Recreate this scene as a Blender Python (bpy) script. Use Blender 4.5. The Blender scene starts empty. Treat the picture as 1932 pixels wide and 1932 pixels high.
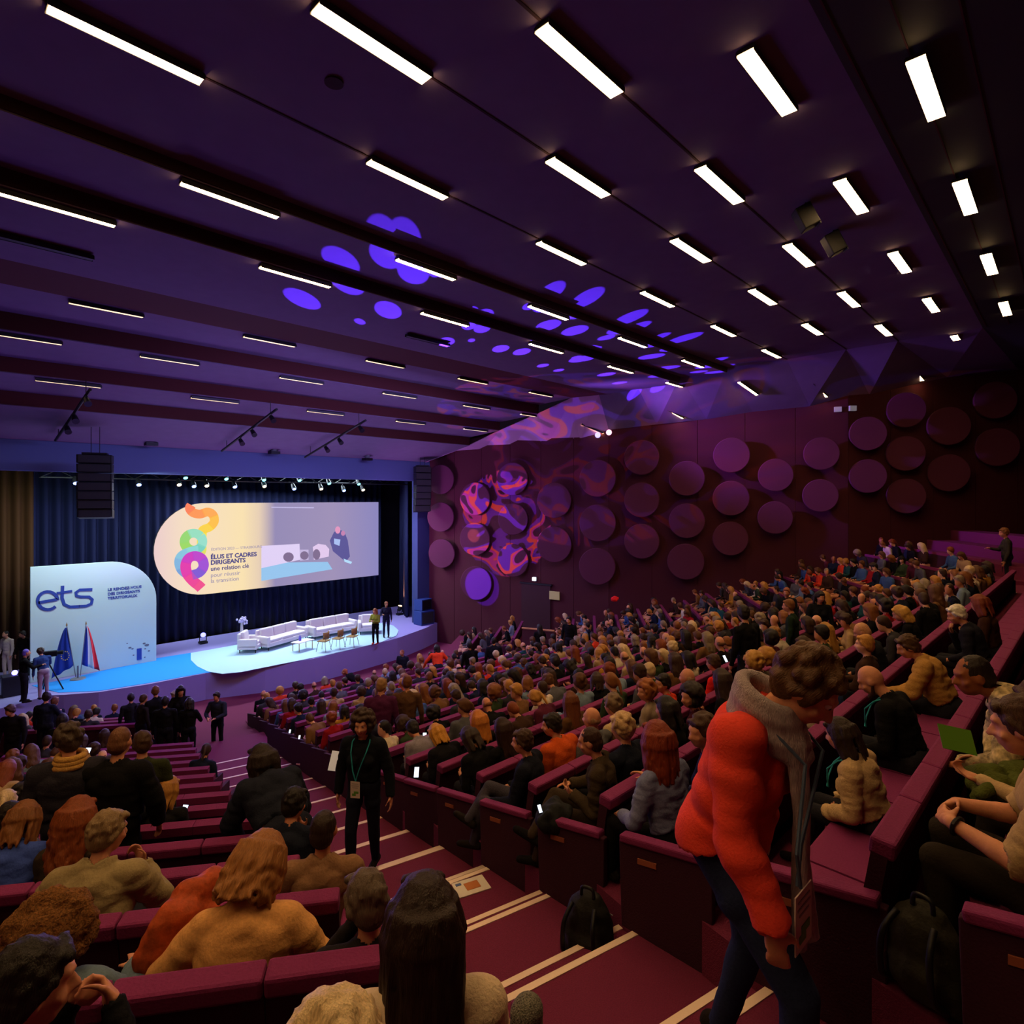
import bpy, bmesh, math, random
import numpy as np
from mathutils import Vector, Matrix, noise, Euler
from mathutils.bvhtree import BVHTree
random.seed(7)
SC = bpy.context.scene
COL = SC.collection
R_ = math.radians
# ------------------------------------------------------------------ camera
PHI = 43.35                      # angle of the view off the building's lateral axis
CZ = 8.0                         # lens height above the pit floor
CO, SI = math.cos(R_(PHI)), math.sin(R_(PHI))
FPX = 1122.0
cam_d = bpy.data.cameras.new('camera'); cam = bpy.data.objects.new('camera', cam_d); COL.objects.link(cam)
cam.location = (0, 0, CZ); cam.rotation_euler = (R_(90), 0, R_(PHI - 90))
cam_d.sensor_width = 36; cam_d.sensor_height = 36; cam_d.lens = FPX / 1932 * 36
cam_d.shift_y = -(966 - 940) / 1932.0
cam_d.clip_start = 0.05; cam_d.clip_end = 200
SC.camera = cam
# ------------------------------------------------------------------ world, exposure
wd = bpy.data.worlds.new('world'); SC.world = wd; wd.use_nodes = True
bg = wd.node_tree.nodes['Background']; bg.inputs[0].default_value = (0.28, 0.16, 0.36, 1); bg.inputs[1].default_value = 0.02
SC.view_settings.view_transform = 'Standard'
try: SC.view_settings.look = 'None'
except Exception: pass
SC.view_settings.gamma = 1.0; SC.view_settings.use_curve_mapping = False
SC.view_settings.exposure = 0.0
try:
    SC.cycles.max_bounces = 5; SC.cycles.diffuse_bounces = 3; SC.cycles.glossy_bounces = 2
    SC.cycles.transmission_bounces = 2; SC.cycles.sample_clamp_indirect = 4.0; SC.cycles.use_light_tree = True
    SC.cycles.caustics_reflective = False; SC.cycles.caustics_refractive = False
    SC.cycles.use_denoising = True
except Exception: pass

def lamp(name, kind, loc, target, color, power, size=1.0, size_y=None, spot=None, blend=0.3):
    d = bpy.data.lights.new(name, kind); o = bpy.data.objects.new(name, d); COL.objects.link(o)
    o.location = loc; d.color = color; d.energy = power
    v = Vector(target) - Vector(loc); o.rotation_euler = v.to_track_quat('-Z', 'Y').to_euler()
    if kind == 'AREA':
        d.shape = 'RECTANGLE' if size_y else 'SQUARE'; d.size = size
        if size_y: d.size_y = size_y
    if kind == 'SPOT':
        d.spot_size = R_(spot); d.spot_blend = blend; d.shadow_soft_size = size
    return o
# big lights: stage wash, blue wash over the side screen, lavender wash on the stage front, uplights on the ceiling
lamp('stage_wash', 'AREA', (14.2, 28.7, 9.3), (13.8, 26.2, 1.1), (0.70, 0.86, 1.0), 1500, 7, 1.2)
lamp('screen_side_wash', 'AREA', (5.4, 25.8, 8.7), (6.0, 28.6, 2.2), (0.74, 0.97, 0.94), 300, 4, 1.0)
lamp('front_wash', 'AREA', (12, 15.0, 11.2), (11, 22, 0.5), (0.40, 0.32, 1.0), 900, 10, 1.0)
lamp('header_wash', 'AREA', (11, 21.6, 10.0), (11, 26, 9.5), (0.20, 0.40, 0.75), 24, 12, 0.3)
lamp('ceiling_uplight', 'AREA', (12, 24.6, 3.4), (11, 21.0, 12.0), (0.50, 0.18, 0.85), 520, 12, 1.2)
lamp('ceiling_uplight', 'AREA', (6, 19.5, 3.6), (2, 9.0, 13.0), (0.24, 0.13, 0.80), 300, 6, 1.0)
lamp('wall_wash', 'AREA', (16.5, 25.4, 6.2), (21.9, 23.6, 6.6), (0.60, 0.20, 0.85), 210, 1.2, 1.2)
lamp('wall_wash', 'SPOT', (18.5, 16.0, 12.0), (30.0, 2.2, 9.8), (0.34, 0.11, 0.95), 7000, 0.3, spot=50, blend=0.8)

# ------------------------------------------------------------------ helpers
def ray(px, py):
    a, b = (px - 966) / FPX, (940 - py) / FPX
    return Vector((CO + a * SI, SI - a * CO, b))
def at_z(px, py, Z):              # point at forward depth Z
    return Vector((0, 0, CZ)) + ray(px, py) * Z
def at_w(px, py, w):              # point on the plane y = w
    r = ray(px, py); return Vector((0, 0, CZ)) + r * (w / r.y)
def at_h(px, py, z):
    r = ray(px, py); return Vector((0, 0, CZ)) + r * ((z - CZ) / r.z)
def lin(c):
    return tuple(((v / 255) / 12.92 if v / 255 <= .04045 else ((v / 255 + .055) / 1.055) ** 2.4) for v in c)
def tag(o, label=None, cat=None, group=None, kind=None):
    if label: o['label'] = label
    if cat: o['category'] = cat
    if group: o['group'] = group
    if kind: o['kind'] = kind
    return o
_m = {}
def mat(name, rgb, rough=0.8, bump=0.0, scale=40, var=0.0, stretch=(1, 1, 1), metal=0.0, emit=0.0, emit_rgb=None, spec=0.3):
    if name in _m: return _m[name]
    m = bpy.data.materials.new(name); m.use_nodes = True; nt = m.node_tree; n = nt.nodes; b = n['Principled BSDF']
    c = lin(rgb)
    b.inputs['Base Color'].default_value = (*c, 1); b.inputs['Roughness'].default_value = rough
    b.inputs['Metallic'].default_value = metal; b.inputs['Specular IOR Level'].default_value = spec
    if emit:
        b.inputs['Emission Color'].default_value = (*(lin(emit_rgb) if emit_rgb else c), 1); b.inputs['Emission Strength'].default_value = emit
    if bump or var:
        tc = n.new('ShaderNodeTexCoord'); mp = n.new('ShaderNodeMapping'); nz = n.new('ShaderNodeTexNoise')
        mp.inputs['Scale'].default_value = stretch; nz.inputs['Scale'].default_value = scale; nz.inputs['Detail'].default_value = 4
        nt.links.new(tc.outputs['Object'], mp.inputs[0]); nt.links.new(mp.outputs[0], nz.inputs['Vector'])
        if bump:
            bp = n.new('ShaderNodeBump'); bp.inputs['Strength'].default_value = bump; bp.inputs['Distance'].default_value = 0.01
            nt.links.new(nz.outputs[0], bp.inputs['Height']); nt.links.new(bp.outputs[0], b.inputs['Normal'])
        if var:
            rp = n.new('ShaderNodeValToRGB'); rp.color_ramp.elements[0].position = .3; rp.color_ramp.elements[1].position = .7
            rp.color_ramp.elements[0].color = (*[v * (1 - var) for v in c], 1); rp.color_ramp.elements[1].color = (*[min(1, v * (1 + var)) for v in c], 1)
            nt.links.new(nz.outputs[0], rp.inputs[0]); nt.links.new(rp.outputs[0], b.inputs['Base Color'])
    _m[name] = m; return m

class MB:
    def __init__(s): s.v = []; s.f = []; s.mi = []; s.cur = 0
    def add(s, vs, fs):
        o = len(s.v); s.v += [tuple(v) for v in vs]; s.f += [tuple(i + o for i in f) for f in fs]; s.mi += [s.cur] * len(fs); return s
    def box(s, c, sz, e=(1, 0, 0), n=(0, 1, 0), up=(0, 0, 1)):
        c, e, n, up = Vector(c), Vector(e).normalized(), Vector(n).normalized(), Vector(up).normalized()
        vs = [c + e * (i * sz[0] / 2) + n * (j * sz[1] / 2) + up * (k * sz[2] / 2) for k in (-1, 1) for j in (-1, 1) for i in (-1, 1)]
        return s.add(vs, [(0, 2, 3, 1), (4, 5, 7, 6), (0, 1, 5, 4), (2, 6, 7, 3), (0, 4, 6, 2), (1, 3, 7, 5)])
    def prism(s, pts, z0, z1):                # plan polygon (ccw) extruded
        n = len(pts); vs = [(p[0], p[1], z0) for p in pts] + [(p[0], p[1], z1) for p in pts]
        return s.add(vs, [tuple(range(n - 1, -1, -1)), tuple(range(n, 2 * n))] + [(i, (i + 1) % n, n + (i + 1) % n, n + i) for i in range(n)])
    def extr(s, pts, d):                      # 3d polygon extruded by vector d
        n = len(pts); d = Vector(d); vs = [Vector(p) for p in pts] + [Vector(p) + d for p in pts]
        return s.add(vs, [tuple(range(n - 1, -1, -1)), tuple(range(n, 2 * n))] + [(i, (i + 1) % n, n + (i + 1) % n, n + i) for i in range(n)])
    def tube(s, pts, r, seg=8, caps=True):
        pts = [Vector(p) for p in pts]; rs = r if isinstance(r, (list, tuple)) else [r] * len(pts)
        rings = []; vs = []
        t0 = (pts[1] - pts[0]).normalized(); a = t0.orthogonal().normalized()
        for i, p in enumerate(pts):
            t = (pts[min(i + 1, len(pts) - 1)] - pts[max(i - 1, 0)]).normalized()
            a = (a - t * a.dot(t)); a = a.normalized() if a.length > 1e-6 else t.orthogonal().normalized(); b = t.cross(a)
            vs += [p + (a * math.cos(2 * math.pi * k / seg) + b * math.sin(2 * math.pi * k / seg)) * rs[i] for k in range(seg)]
        fs = [(i * seg + k, i * seg + (k + 1) % seg, (i + 1) * seg + (k + 1) % seg, (i + 1) * seg + k) for i in range(len(pts) - 1) for k in range(seg)]
        if caps: fs += [tuple(range(seg - 1, -1, -1)), tuple(range((len(pts) - 1) * seg, len(pts) * seg))]
        return s.add(vs, fs)
    def ball(s, c, r, seg=12, rot=None):
        c = Vector(c); r = r if isinstance(r, (tuple, list)) else (r, r, r); vs = []; fs = []; n2 = seg // 2
        for i in range(n2 + 1):
            th = math.pi * i / n2
            for k in range(seg):
                ph = 2 * math.pi * k / seg; p = Vector((math.sin(th) * math.cos(ph) * r[0], math.sin(th) * math.sin(ph) * r[1], math.cos(th) * r[2]))
                vs.append(c + (rot @ p if rot else p))
        for i in range(n2):
            for k in range(seg): fs.append((i * seg + k, (i + 1) * seg + k, (i + 1) * seg + (k + 1) % seg, i * seg + (k + 1) % seg))
        return s.add(vs, fs)
    def build(s, name, m, parent=None, smooth=False, bevel=0, loc=None, weld=False):
        me = bpy.data.meshes.new(name); me.from_pydata(s.v, [], s.f)
        ms = m if isinstance(m, list) else [m]
        for x in ms: me.materials.append(x)
        if len(ms) > 1: me.polygons.foreach_set('material_index', s.mi)
        bm = bmesh.new(); bm.from_mesh(me)
        if weld: bmesh.ops.remove_doubles(bm, verts=bm.verts, dist=1e-5)
        bmesh.ops.recalc_face_normals(bm, faces=bm.faces); bm.to_mesh(me); bm.free()
        if smooth: me.polygons.foreach_set('use_smooth', [True] * len(me.polygons))
        o = bpy.data.objects.new(name, me); COL.objects.link(o)
        if parent: o.parent = parent
        if loc: o.location = loc
        if bevel:
            b = o.modifiers.new('bevel', 'BEVEL'); b.width = bevel; b.segments = 2; b.limit_method = 'ANGLE'
        return o
def empty(name, loc, rz, label, cat, group=None):
    o = bpy.data.objects.new(name, None); COL.objects.link(o); o.location = loc; o.rotation_euler = (0, 0, rz); o.empty_display_size = .2
    return tag(o, label, cat, group)
def ordinal(n):
    w = ['first', 'second', 'third', 'fourth', 'fifth', 'sixth', 'seventh', 'eighth', 'ninth', 'tenth', 'eleventh', 'twelfth', 'thirteenth', 'fourteenth', 'fifteenth', 'sixteenth', 'seventeenth', 'eighteenth', 'nineteenth', 'twentieth']
    t = ['twentieth', 'thirtieth', 'fortieth']
    if n <= 20: return w[n - 1]
    return {2: 'twenty-', 3: 'thirty-'}[n // 10] + w[n % 10 - 1] if n % 10 else t[n // 10 - 2]

# ------------------------------------------------------------------ materials of the hall
M_CARPET = mat('carpet', (112, 34, 68), .95, .6, 120, .12)
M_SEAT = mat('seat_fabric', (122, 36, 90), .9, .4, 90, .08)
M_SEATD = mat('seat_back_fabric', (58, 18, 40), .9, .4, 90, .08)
M_NOSE = mat('step_nosing', (236, 210, 190), .6)
M_WALL = mat('wall_fabric', (70, 22, 34), .9, .3, 60, .06)
M_DISC = mat('disc_fabric', (86, 34, 60), .85, .2, 60)
M_CEIL = mat('ceiling_plaster', (104, 90, 112), .9, .1, 3, .05)
M_CEILD = mat('ceiling_slats', (52, 56, 50), .7)
M_SLOT = mat('ceiling_gap', (46, 14, 20), .9)
M_BEAM = mat('ceiling_riser', (70, 22, 22), .85)
M_HEAD = mat('proscenium_paint', (88, 104, 146), .8)
M_BLACK = mat('black_metal', (16, 16, 20), .5)
M_DRAPE = mat('stage_drape', (20, 25, 62), .9, .2, 30)
M_STAGE = mat('stage_white_vinyl', (188, 224, 242), .45)
M_STAGEB = mat('stage_blue_carpet', (40, 150, 235), .85)
M_STAGEF = mat('stage_face', (150, 140, 200), .7)
M_TUBE = mat('tube_light', (255, 244, 225), .5, emit=31, emit_rgb=(255, 206, 140))
M_TUBED = mat('tube_light_dim', (255, 244, 225), .5, emit=1.6, emit_rgb=(255, 222, 160))
M_OFF = mat('tube_off', (40, 40, 44), .5)
M_WHITE = mat('white_leather', (232, 222, 226), .5)
M_GREY = mat('grey_plastic', (120, 120, 128), .5)

# ------------------------------------------------------------------ floor levels (drop below the lens)
def Dc(w): return 2.27 + .35 * w - .0045 * w * w
def Dl(d): q = d - 2.47; return 2.77 + .37 * q - .005 * q * q
class Block:
    def __init__(s, org, e, n, D, off): s.o = Vector(org); s.e = Vector(e); s.n = Vector(n); s.D = D; s.off = off
    def p(s, t, d, z=0): q = s.o + s.e * t + s.n * d; return Vector((q.x, q.y, z))
    def row(s, k): return s.off + .95 * k
    def t_of_px(s, px, d, off=(0, 0)):        # t where the view column px meets the line at distance d
        r = ray(px, 0); r = Vector((r.x, r.y)); o2 = s.o + Vector(off)
        # o + e t + n d = r * Z
        det = s.e.x * (-r.y) - (-r.x) * s.e.y; b = -(o2 + s.n * d)
        t = (b.x * (-r.y) - (-r.x) * b.y) / det; return t
    def edge_t(s, d, P, a):       # t where line at d meets line P + a*q
        b = Vector(P[:2]) - (s.o + s.n * d); det = s.e.x * (-a[1]) + a[0] * s.e.y
        return (b.x * (-a[1]) + a[0] * b.y) / det
AX = Vector((.2607, .9654)); PC = Vector((3.42, 1.81)); AW = 1.86
PL = PC + Vector((-.9654, .2607)) * AW
AXR = Vector((-.2607, .9654)); PCR = Vector((24 - 3.42, 1.81)); PR = Vector((24 - PL.x, PL.y))
BC = Block((0, 0), (.9997, -.0253), (.0253, .9997), Dc, .75)
BL = Block((0, 0), (-.807, .59), (.59, .807), Dl, 1.52)
BR = Block((24, 0), (.807, .59), (-.59, .807), Dl, 1.52)
def outside(x, y, m=.5):
    if x < 12: x = 24 - x
    for i in range(3):
        p, q = Vector(WR[i]), Vector(WR[i + 1]); n = Vector((-(q - p).y, (q - p).x)).normalized()
        if min(p.y, q.y) - .6 <= y <= max(p.y, q.y) + .6 and (Vector((x, y)) - p).dot(n) > -m: return True
    return False
# walls in plan (right side); the left side mirrors it about x = 12
WR = [(21.0, 26.2), (22.9, 15.5), (26.75, 6.6), (34.9, -2.1)]
def wall_x_line(i): a, b = Vector(WR[i]), Vector(WR[i + 1]); return a, b
# ------------------------------------------------------------------ floor
fl = MB(); FLV = []
ROWS_C, ROWS_L = 16, 15
NC = [.75 + .95 * k for k in range(ROWS_C)]        # backs of the centre rows
def quad_strip(B, d0, d1, t0a, t0b, t1a, t1b, drop):
    pts = [B.p(t0a, d0), B.p(t1a, d0), B.p(t1b, d1), B.p(t0b, d1)]
    if B is BL: pts = pts[::-1]
    fl.prism(pts, CZ - drop - 2.2, CZ - drop)
FRONT = [16.6, 17.7, 18.8]
def c_edges(d):
    return BC.edge_t(d, PC, AX), BC.edge_t(d, PCR, AXR)
levC = []
for k in range(-3, 15):
    d0, d1 = BC.row(k), BC.row(k + 1); a0, b0 = c_edges(d0); a1, b1 = c_edges(d1)
    quad_strip(BC, d0, d1, a0, a1, b0, b1, Dc(d0))
XA0 = BC.row(15)                                   # cross aisle starts
DX = 6.62
for (d0, d1, dr) in [(XA0, FRONT[0], DX + .05), (FRONT[0], FRONT[1], 6.95), (FRONT[1], FRONT[2], 7.2), (FRONT[2], 20.4, 7.45), (20.4, 27, 7.95)]:
    if d0 < 20:
        a0, b0 = c_edges(d0); a1, b1 = c_edges(d1); quad_strip(BC, d0, d1, a0, a1, b0, b1, dr)
for B, P, A in ((BL, PL, AX), (BR, PR, AXR)):
    for k in range(-3, 15):
        d0, d1 = B.row(k), B.row(k + 1); a0, a1 = B.edge_t(d0, P, A), B.edge_t(d1, P, A)
        quad_strip(B, d0, d1, a0, a1, a0 + 17, a1 + 17, Dl(d0))
    for (d0, d1, dr) in [(B.row(15), 17.3, DX), (17.3, 18.3, 6.9), (18.3, 19.3, 7.15), (19.3, 21, 7.4)]:
        a0, a1 = B.edge_t(d0, P, A), B.edge_t(d1, P, A); quad_strip(B, d0, d1, a0, a1, a0 + 14, a1 + 14, dr)
fl.prism([(-12, 12), (36, 12), (36, 34), (-12, 34)], -1.0, .05)
fl.build('floor', M_CARPET)['kind'] = 'structure'; FLV.append((fl.v, fl.f))
# aisles with two steps a row, each edged with a pale nosing
def aisle(P, A, W, side, name):
    mb = MB(); ns = MB(); A3 = Vector((*A, 0)); L3 = Vector((-A.y, A.x, 0)) * side
    pos = []
    for k in range(-3, 15):
        dk, dn = Dc(BC.row(k)), Dc(BC.row(k + 1)); w0 = BC.row(k) + .38
        pos.append((w0, (dk + dn) / 2)); pos.append((w0 + .25, dn))
    prev = -4.0; lev = Dc(BC.row(-3))
    def at(w): return Vector((P[0], P[1], 0)) + A3 * ((w - P[1]) / A.y)
    for (w, dn) in pos + [(15.15, DX)]:
        a, b = at(prev), at(w); L = L3 * (W + .02)
        pts = [a, a + L, b + L, b]
        if side > 0: pts = pts[::-1]
        mb.prism([(q.x, q.y) for q in pts], CZ - lev - 2.2, CZ - lev + .002)
        if w < 15: ns.box((a * 0 + b + L3 * W / 2 + Vector((0, 0, CZ - lev + .002)) - A3 * .022), (W, .045, .012), L3, A3)
        prev, lev = w, dn
    a, b = at(15.15), at(20.3); L = L3 * W
    for (q0, q1, lv) in ((0, .3, DX), (.3, .55, 6.95), (.55, .8, 7.25), (.8, 1, 7.5)):
        p, q = a.lerp(b, q0), a.lerp(b, q1); pts = [p, p + L, q + L, q]
        if side > 0: pts = pts[::-1]
        mb.prism([(v.x, v.y) for v in pts], 0, CZ - lv)
        if q0: ns.box(p + L / 2 + Vector((0, 0, CZ - lv + .25)) * 1.0 - A3 * .02 - Vector((0, 0, .25)), (W, .045, .012), L3, A3)
    f = mb.build(name, M_CARPET); f['kind'] = 'structure'; FLV.append((mb.v, mb.f))
    n = ns.build('step_nosing', M_NOSE, f); n['kind'] = 'stuff'
aisle(PC, AX, AW, 1, 'floor_aisle_left'); aisle(PCR, AXR, AW, -1, 'floor_aisle_right')

# ------------------------------------------------------------------ walls with round relief discs
TOPZ = {0: (2.6, 3.15), 1: (3.15, 3.9), 2: (3.9, 5.5)}
def wall_panel(mb, a, b, za, zb, n_out, seams=4):
    a, b = Vector((*a, 0)), Vector((*b, 0)); n = Vector((*n_out, 0)).normalized(); k = max(1, seams)
    for i in range(k):
        p, q = a.lerp(b, i / k), a.lerp(b, (i + 1) / k); g = (b - a).normalized() * .012
        z0, z1 = za + (zb - za) * i / k, za + (zb - za) * (i + 1) / k
        p, q = p + g, q - g
        mb.extr([p + Vector((0, 0, -1)), q + Vector((0, 0, -1)), q + Vector((0, 0, z1)), p + Vector((0, 0, z0))], n * .25)
    mb.extr([a + n * .02 - Vector((0, 0, 1)), b + n * .02 - Vector((0, 0, 1)), b + n * .02 + Vector((0, 0, zb)), a + n * .02 + Vector((0, 0, za))], n * .2)
names = ['wall_right', 'wall_right_middle', 'wall_right_rear']
for i in range(3):
    a, b = WR[i], WR[i + 1]; d = Vector((b[0] - a[0], b[1] - a[1])); no = Vector((-d.y, d.x)).normalized()
    mb = MB(); wall_panel(mb, a, b, CZ + TOPZ[i][0] + .6, CZ + TOPZ[i][1] + .6, no, (6, 5, 7)[i]); mb.build(names[i], M_WALL)['kind'] = 'structure'
    mb = MB(); wall_panel(mb, (23.2 - a[0], a[1]), (23.2 - b[0], b[1]), CZ + TOPZ[i][0] + .6, CZ + TOPZ[i][1] + .6, Vector((-no.x, no.y)), (6, 5, 7)[i]); mb.build(names[i].replace('right', 'left'), M_WALL)['kind'] = 'structure'
mb = MB(); mb.box((12, -3.2, 7), (48, .3, 14)); mb.build('wall_back', M_WALL)['kind'] = 'structure'
def hit_wall(px, py, i):
    a, b = WR[i], WR[i + 1]; r = ray(px, py); n = Vector((-(b[1] - a[1]), b[0] - a[0], 0)).normalized()
    o = Vector((0, 0, CZ)); t = (Vector((a[0], a[1], 0)) - o).dot(n) / r.dot(n); return o + r * t, n
DISCS = [(838, 905, 56, 0), (838, 975, 56, 0), (840, 1043, 55, 0), (902, 941, 62, 0), (902, 1016, 62, 0), (904, 1098, 64, 0), (972, 904, 62, 0), (973, 979, 60, 0), (973, 1056, 62, 0),
         (1050, 944, 67, 0), (1050, 1026, 68, 0), (1131, 903, 70, 0), (1131, 986, 70, 0), (1130, 1067, 70, 0),
         (1213, 864, 66, 1), (1213, 943, 66, 1), (1213, 1020, 66, 1), (1297, 903, 66, 1), (1297, 982, 66, 1), (1295, 1058, 68, 1), (1380, 860, 66, 1), (1379, 940, 66, 1), (1378, 1015, 64, 1),
         (1462, 897, 62, 1), (1461, 976, 62, 1), (1547, 857, 62, 1), (1545, 935, 62, 1),
         (1632, 820, 64, 2), (1632, 899, 64, 2), (1703, 776, 66, 2), (1702, 857, 66, 2), (1703, 936, 66, 2), (1782, 806, 72, 2), (1782, 893, 70, 2), (1868, 758, 70, 2), (1872, 845, 72, 2)]
colname = {}
xs = []
for d in DISCS:
    if not any(abs(d[0] - x) < 12 for x in xs): xs.append(d[0])
for q, (px, py, hpx, wi) in enumerate(DISCS):
    p, n = hit_wall(px, py, wi); Z = p.x * CO + p.y * SI; rr = hpx / 2 * Z / FPX * .98
    ci = min(range(len(xs)), key=lambda j: abs(xs[j] - px)); colm = sorted([d for d in DISCS if abs(d[0] - xs[ci]) < 12], key=lambda d: d[1]); ri = colm.index((px, py, hpx, wi))
    nn = -n if n.dot(Vector((p.x, p.y, 0))) > 0 else n
    if wi == 2: nn = (nn + Vector((-.35, .15, 0))).normalized()
    if wi == 0: nn = (nn + Vector((0, -.25, 0))).normalized()
    e = Vector((-nn.y, nn.x, 0)); mb = MB(); prof = [(0, .0), (rr * .97, 0), (rr, -.02), (rr, -.11), (rr * .9, -.12), (0, -.12)]
    seg = 48; vs = []; fs = []
    for (r0, zz) in prof:
        for k in range(seg):
            a = 2 * math.pi * k / seg; vs.append(e * (math.cos(a) * r0) + Vector((0, 0, math.sin(a) * r0)) + nn * (.14 + zz))
    for i in range(len(prof) - 1):
        for k in range(seg): fs.append((i * seg + k, (i + 1) * seg + k, (i + 1) * seg + (k + 1) % seg, i * seg + (k + 1) % seg))
    mb.add(vs, fs); mb.tube([nn * .03, -nn * .6], rr * .35, 16)
    o = mb.build('wall_disc', M_DISC, smooth=False, loc=p + nn * .32)
    pos = {1: 'only', 2: ['upper', 'lower'], 3: ['top', 'middle', 'bottom']}[len(colm)]; pos = pos if isinstance(pos, str) else pos[ri]
    tag(o, f'round burgundy wall disc, {pos} one of the {ordinal(ci + 1)} disc column from the stage', 'wall panel', 'round relief discs on the right wall')

# ------------------------------------------------------------------ ceiling
PROF = [(-3.2, 5.4, 0), (2.1, 5.45, 1), (4.38, 5.43, 1), (5.98, 5.42, 1), (7.88, 5.28, 1), (9.87, 5.13, 1), (9.9, 4.94, 2), (11.6, 4.93, 1), (11.63, 4.69, 2), (15.05, 4.66, 1), (15.1, 4.95, 3), (16.97, 5.1, 2), (17.0, 4.71, 2),
        (18.74, 4.52, 1), (18.76, 4.08, 2), (20.88, 3.83, 1), (20.9, 3.41, 2), (22.78, 3.18, 1), (22.8, 2.76, 2), (26.0, 2.03, 1)]
PROF = [(-3.2, 5.4, 0), (2.1, 5.45, 1), (4.38, 5.43, 1), (5.98, 5.42, 1), (7.88, 5.28, 1), (9.86, 5.13, 1), (9.88, 4.94, 2), (11.6, 4.95, 1), (11.63, 4.69, 2), (15.05, 4.65, 1), (17.0, 4.71, 2),
        (18.74, 4.52, 1), (18.76, 4.08, 2), (20.88, 3.83, 1), (20.9, 3.41, 2), (22.78, 3.18, 1), (22.8, 2.76, 2), (26.1, 2.03, 1)]
def u_end(w):
    pts = [(-3.2, 24), (6, 24), (7.9, 23.5), (9.9, 22.7), (11.6, 22.2), (17, 22.1), (18.8, 21.7), (21, 21.2), (23, 20.9), (27, 20.6)]
    for (a, ua), (b, ub) in zip(pts, pts[1:]):
        if w <= b: return ua + (ub - ua) * (w - a) / (b - a)
    return 20.6
cm = MB(); ceil_v = []
for (w0, h0, _), (w1, h1, k) in zip(PROF, PROF[1:]):
    cm.cur = {1: 0, 2: 1, 0: 0}[k]
    if w1 <= 2.2: cm.cur = 2
    if k == 2 and w1 in (9.88, 11.63): cm.cur = 3
    for (ua0, ua1, ub0, ub1) in ((-9 if w1 < 15.4 else .8, -9 if w1 < 15.4 else .8, u_end(w0), u_end(w1)),):
        cm.add([(ua0, w0, CZ + h0), (ub0, w0, CZ + h0), (ub1, w1, CZ + h1), (ua1, w1, CZ + h1)], [(0, 1, 2, 3)])
# folded side soffits between the ceiling and the walls
def hw(w):
    for (a, ha, _), (b, hb, _) in zip(PROF, PROF[1:]):
        if w <= b: return ha + (hb - ha) * (w - a) / max(1e-6, b - a)
    return 2.03
side = [(w, u_end(w), hw(w)) for w in (-3.2, 2.1, 4.4, 6.0, 7.9, 9.86, 11.6, 13.5, 15.5)]
outer = [(36, -3.2, 5.5), (31.5, 1.6, 5.2), (29.5, 3.7, 4.9), (27.4, 6.0, 4.2), (26.2, 7.9, 3.8), (25.4, 9.9, 3.65), (24.6, 11.6, 3.45), (23.7, 13.5, 3.3), (22.9, 15.5, 3.15)]
side2 = [(15.5, u_end(15.5), hw(15.5)), (17, u_end(17), 4.7), (18.75, u_end(18.75), 4.1), (20.9, u_end(20.9), 3.4), (22.8, u_end(22.8), 2.75), (26.1, u_end(26.1), 2.0)]
outer2 = [(22.9, 15.5, 3.15), (22.7, 17, 2.75), (22.45, 18.75, 2.6), (22.15, 20.9, 2.6), (21.9, 22.8, 2.55), (21.4, 26.1, 2.5)]
for S, O in ((side, outer), (side2, outer2)):
    for mir in (0,):
        for i in range(len(S) - 1):
            q = [(S[i][1], S[i][0], S[i][2]), (S[i + 1][1], S[i + 1][0], S[i + 1][2]), O[i + 1], O[i]]
            q = [((24 - p[0]) if mir else p[0], p[1], CZ + p[2]) for p in q]
            cm.cur = 4 if S is side2 else (2 if i == 0 else 0); cm.add(q, [(0, 1, 2, 3)])
M_COVE = mat('soffit_paint', (170, 130, 160), .85)
ceil = cm.build('ceiling', [M_CEIL, M_BEAM, M_CEILD, M_SLOT, M_COVE]); ceil['kind'] = 'structure'
sm = ceil.modifiers.new('solid', 'SOLIDIFY'); sm.thickness = .05; sm.offset = 0
bvh = BVHTree.FromPolygons([Vector(v) for v in cm.v], cm.f)
# thin joints running across the ceiling
jt = MB()
for w in (4.38, 5.98, 7.88): jt.box((12, w, CZ + hw(w) - .03), (24, .035, .012))
jt.build('trim_1', M_SLOT)['kind'] = 'structure'
jt = MB()
for i in range(9): w = -2.4 + i * .55; jt.box((12, w, CZ + hw(w) - .035), (24, .018, .014))
jt.build('trim_2', M_BEAM)['kind'] = 'structure'
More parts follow.
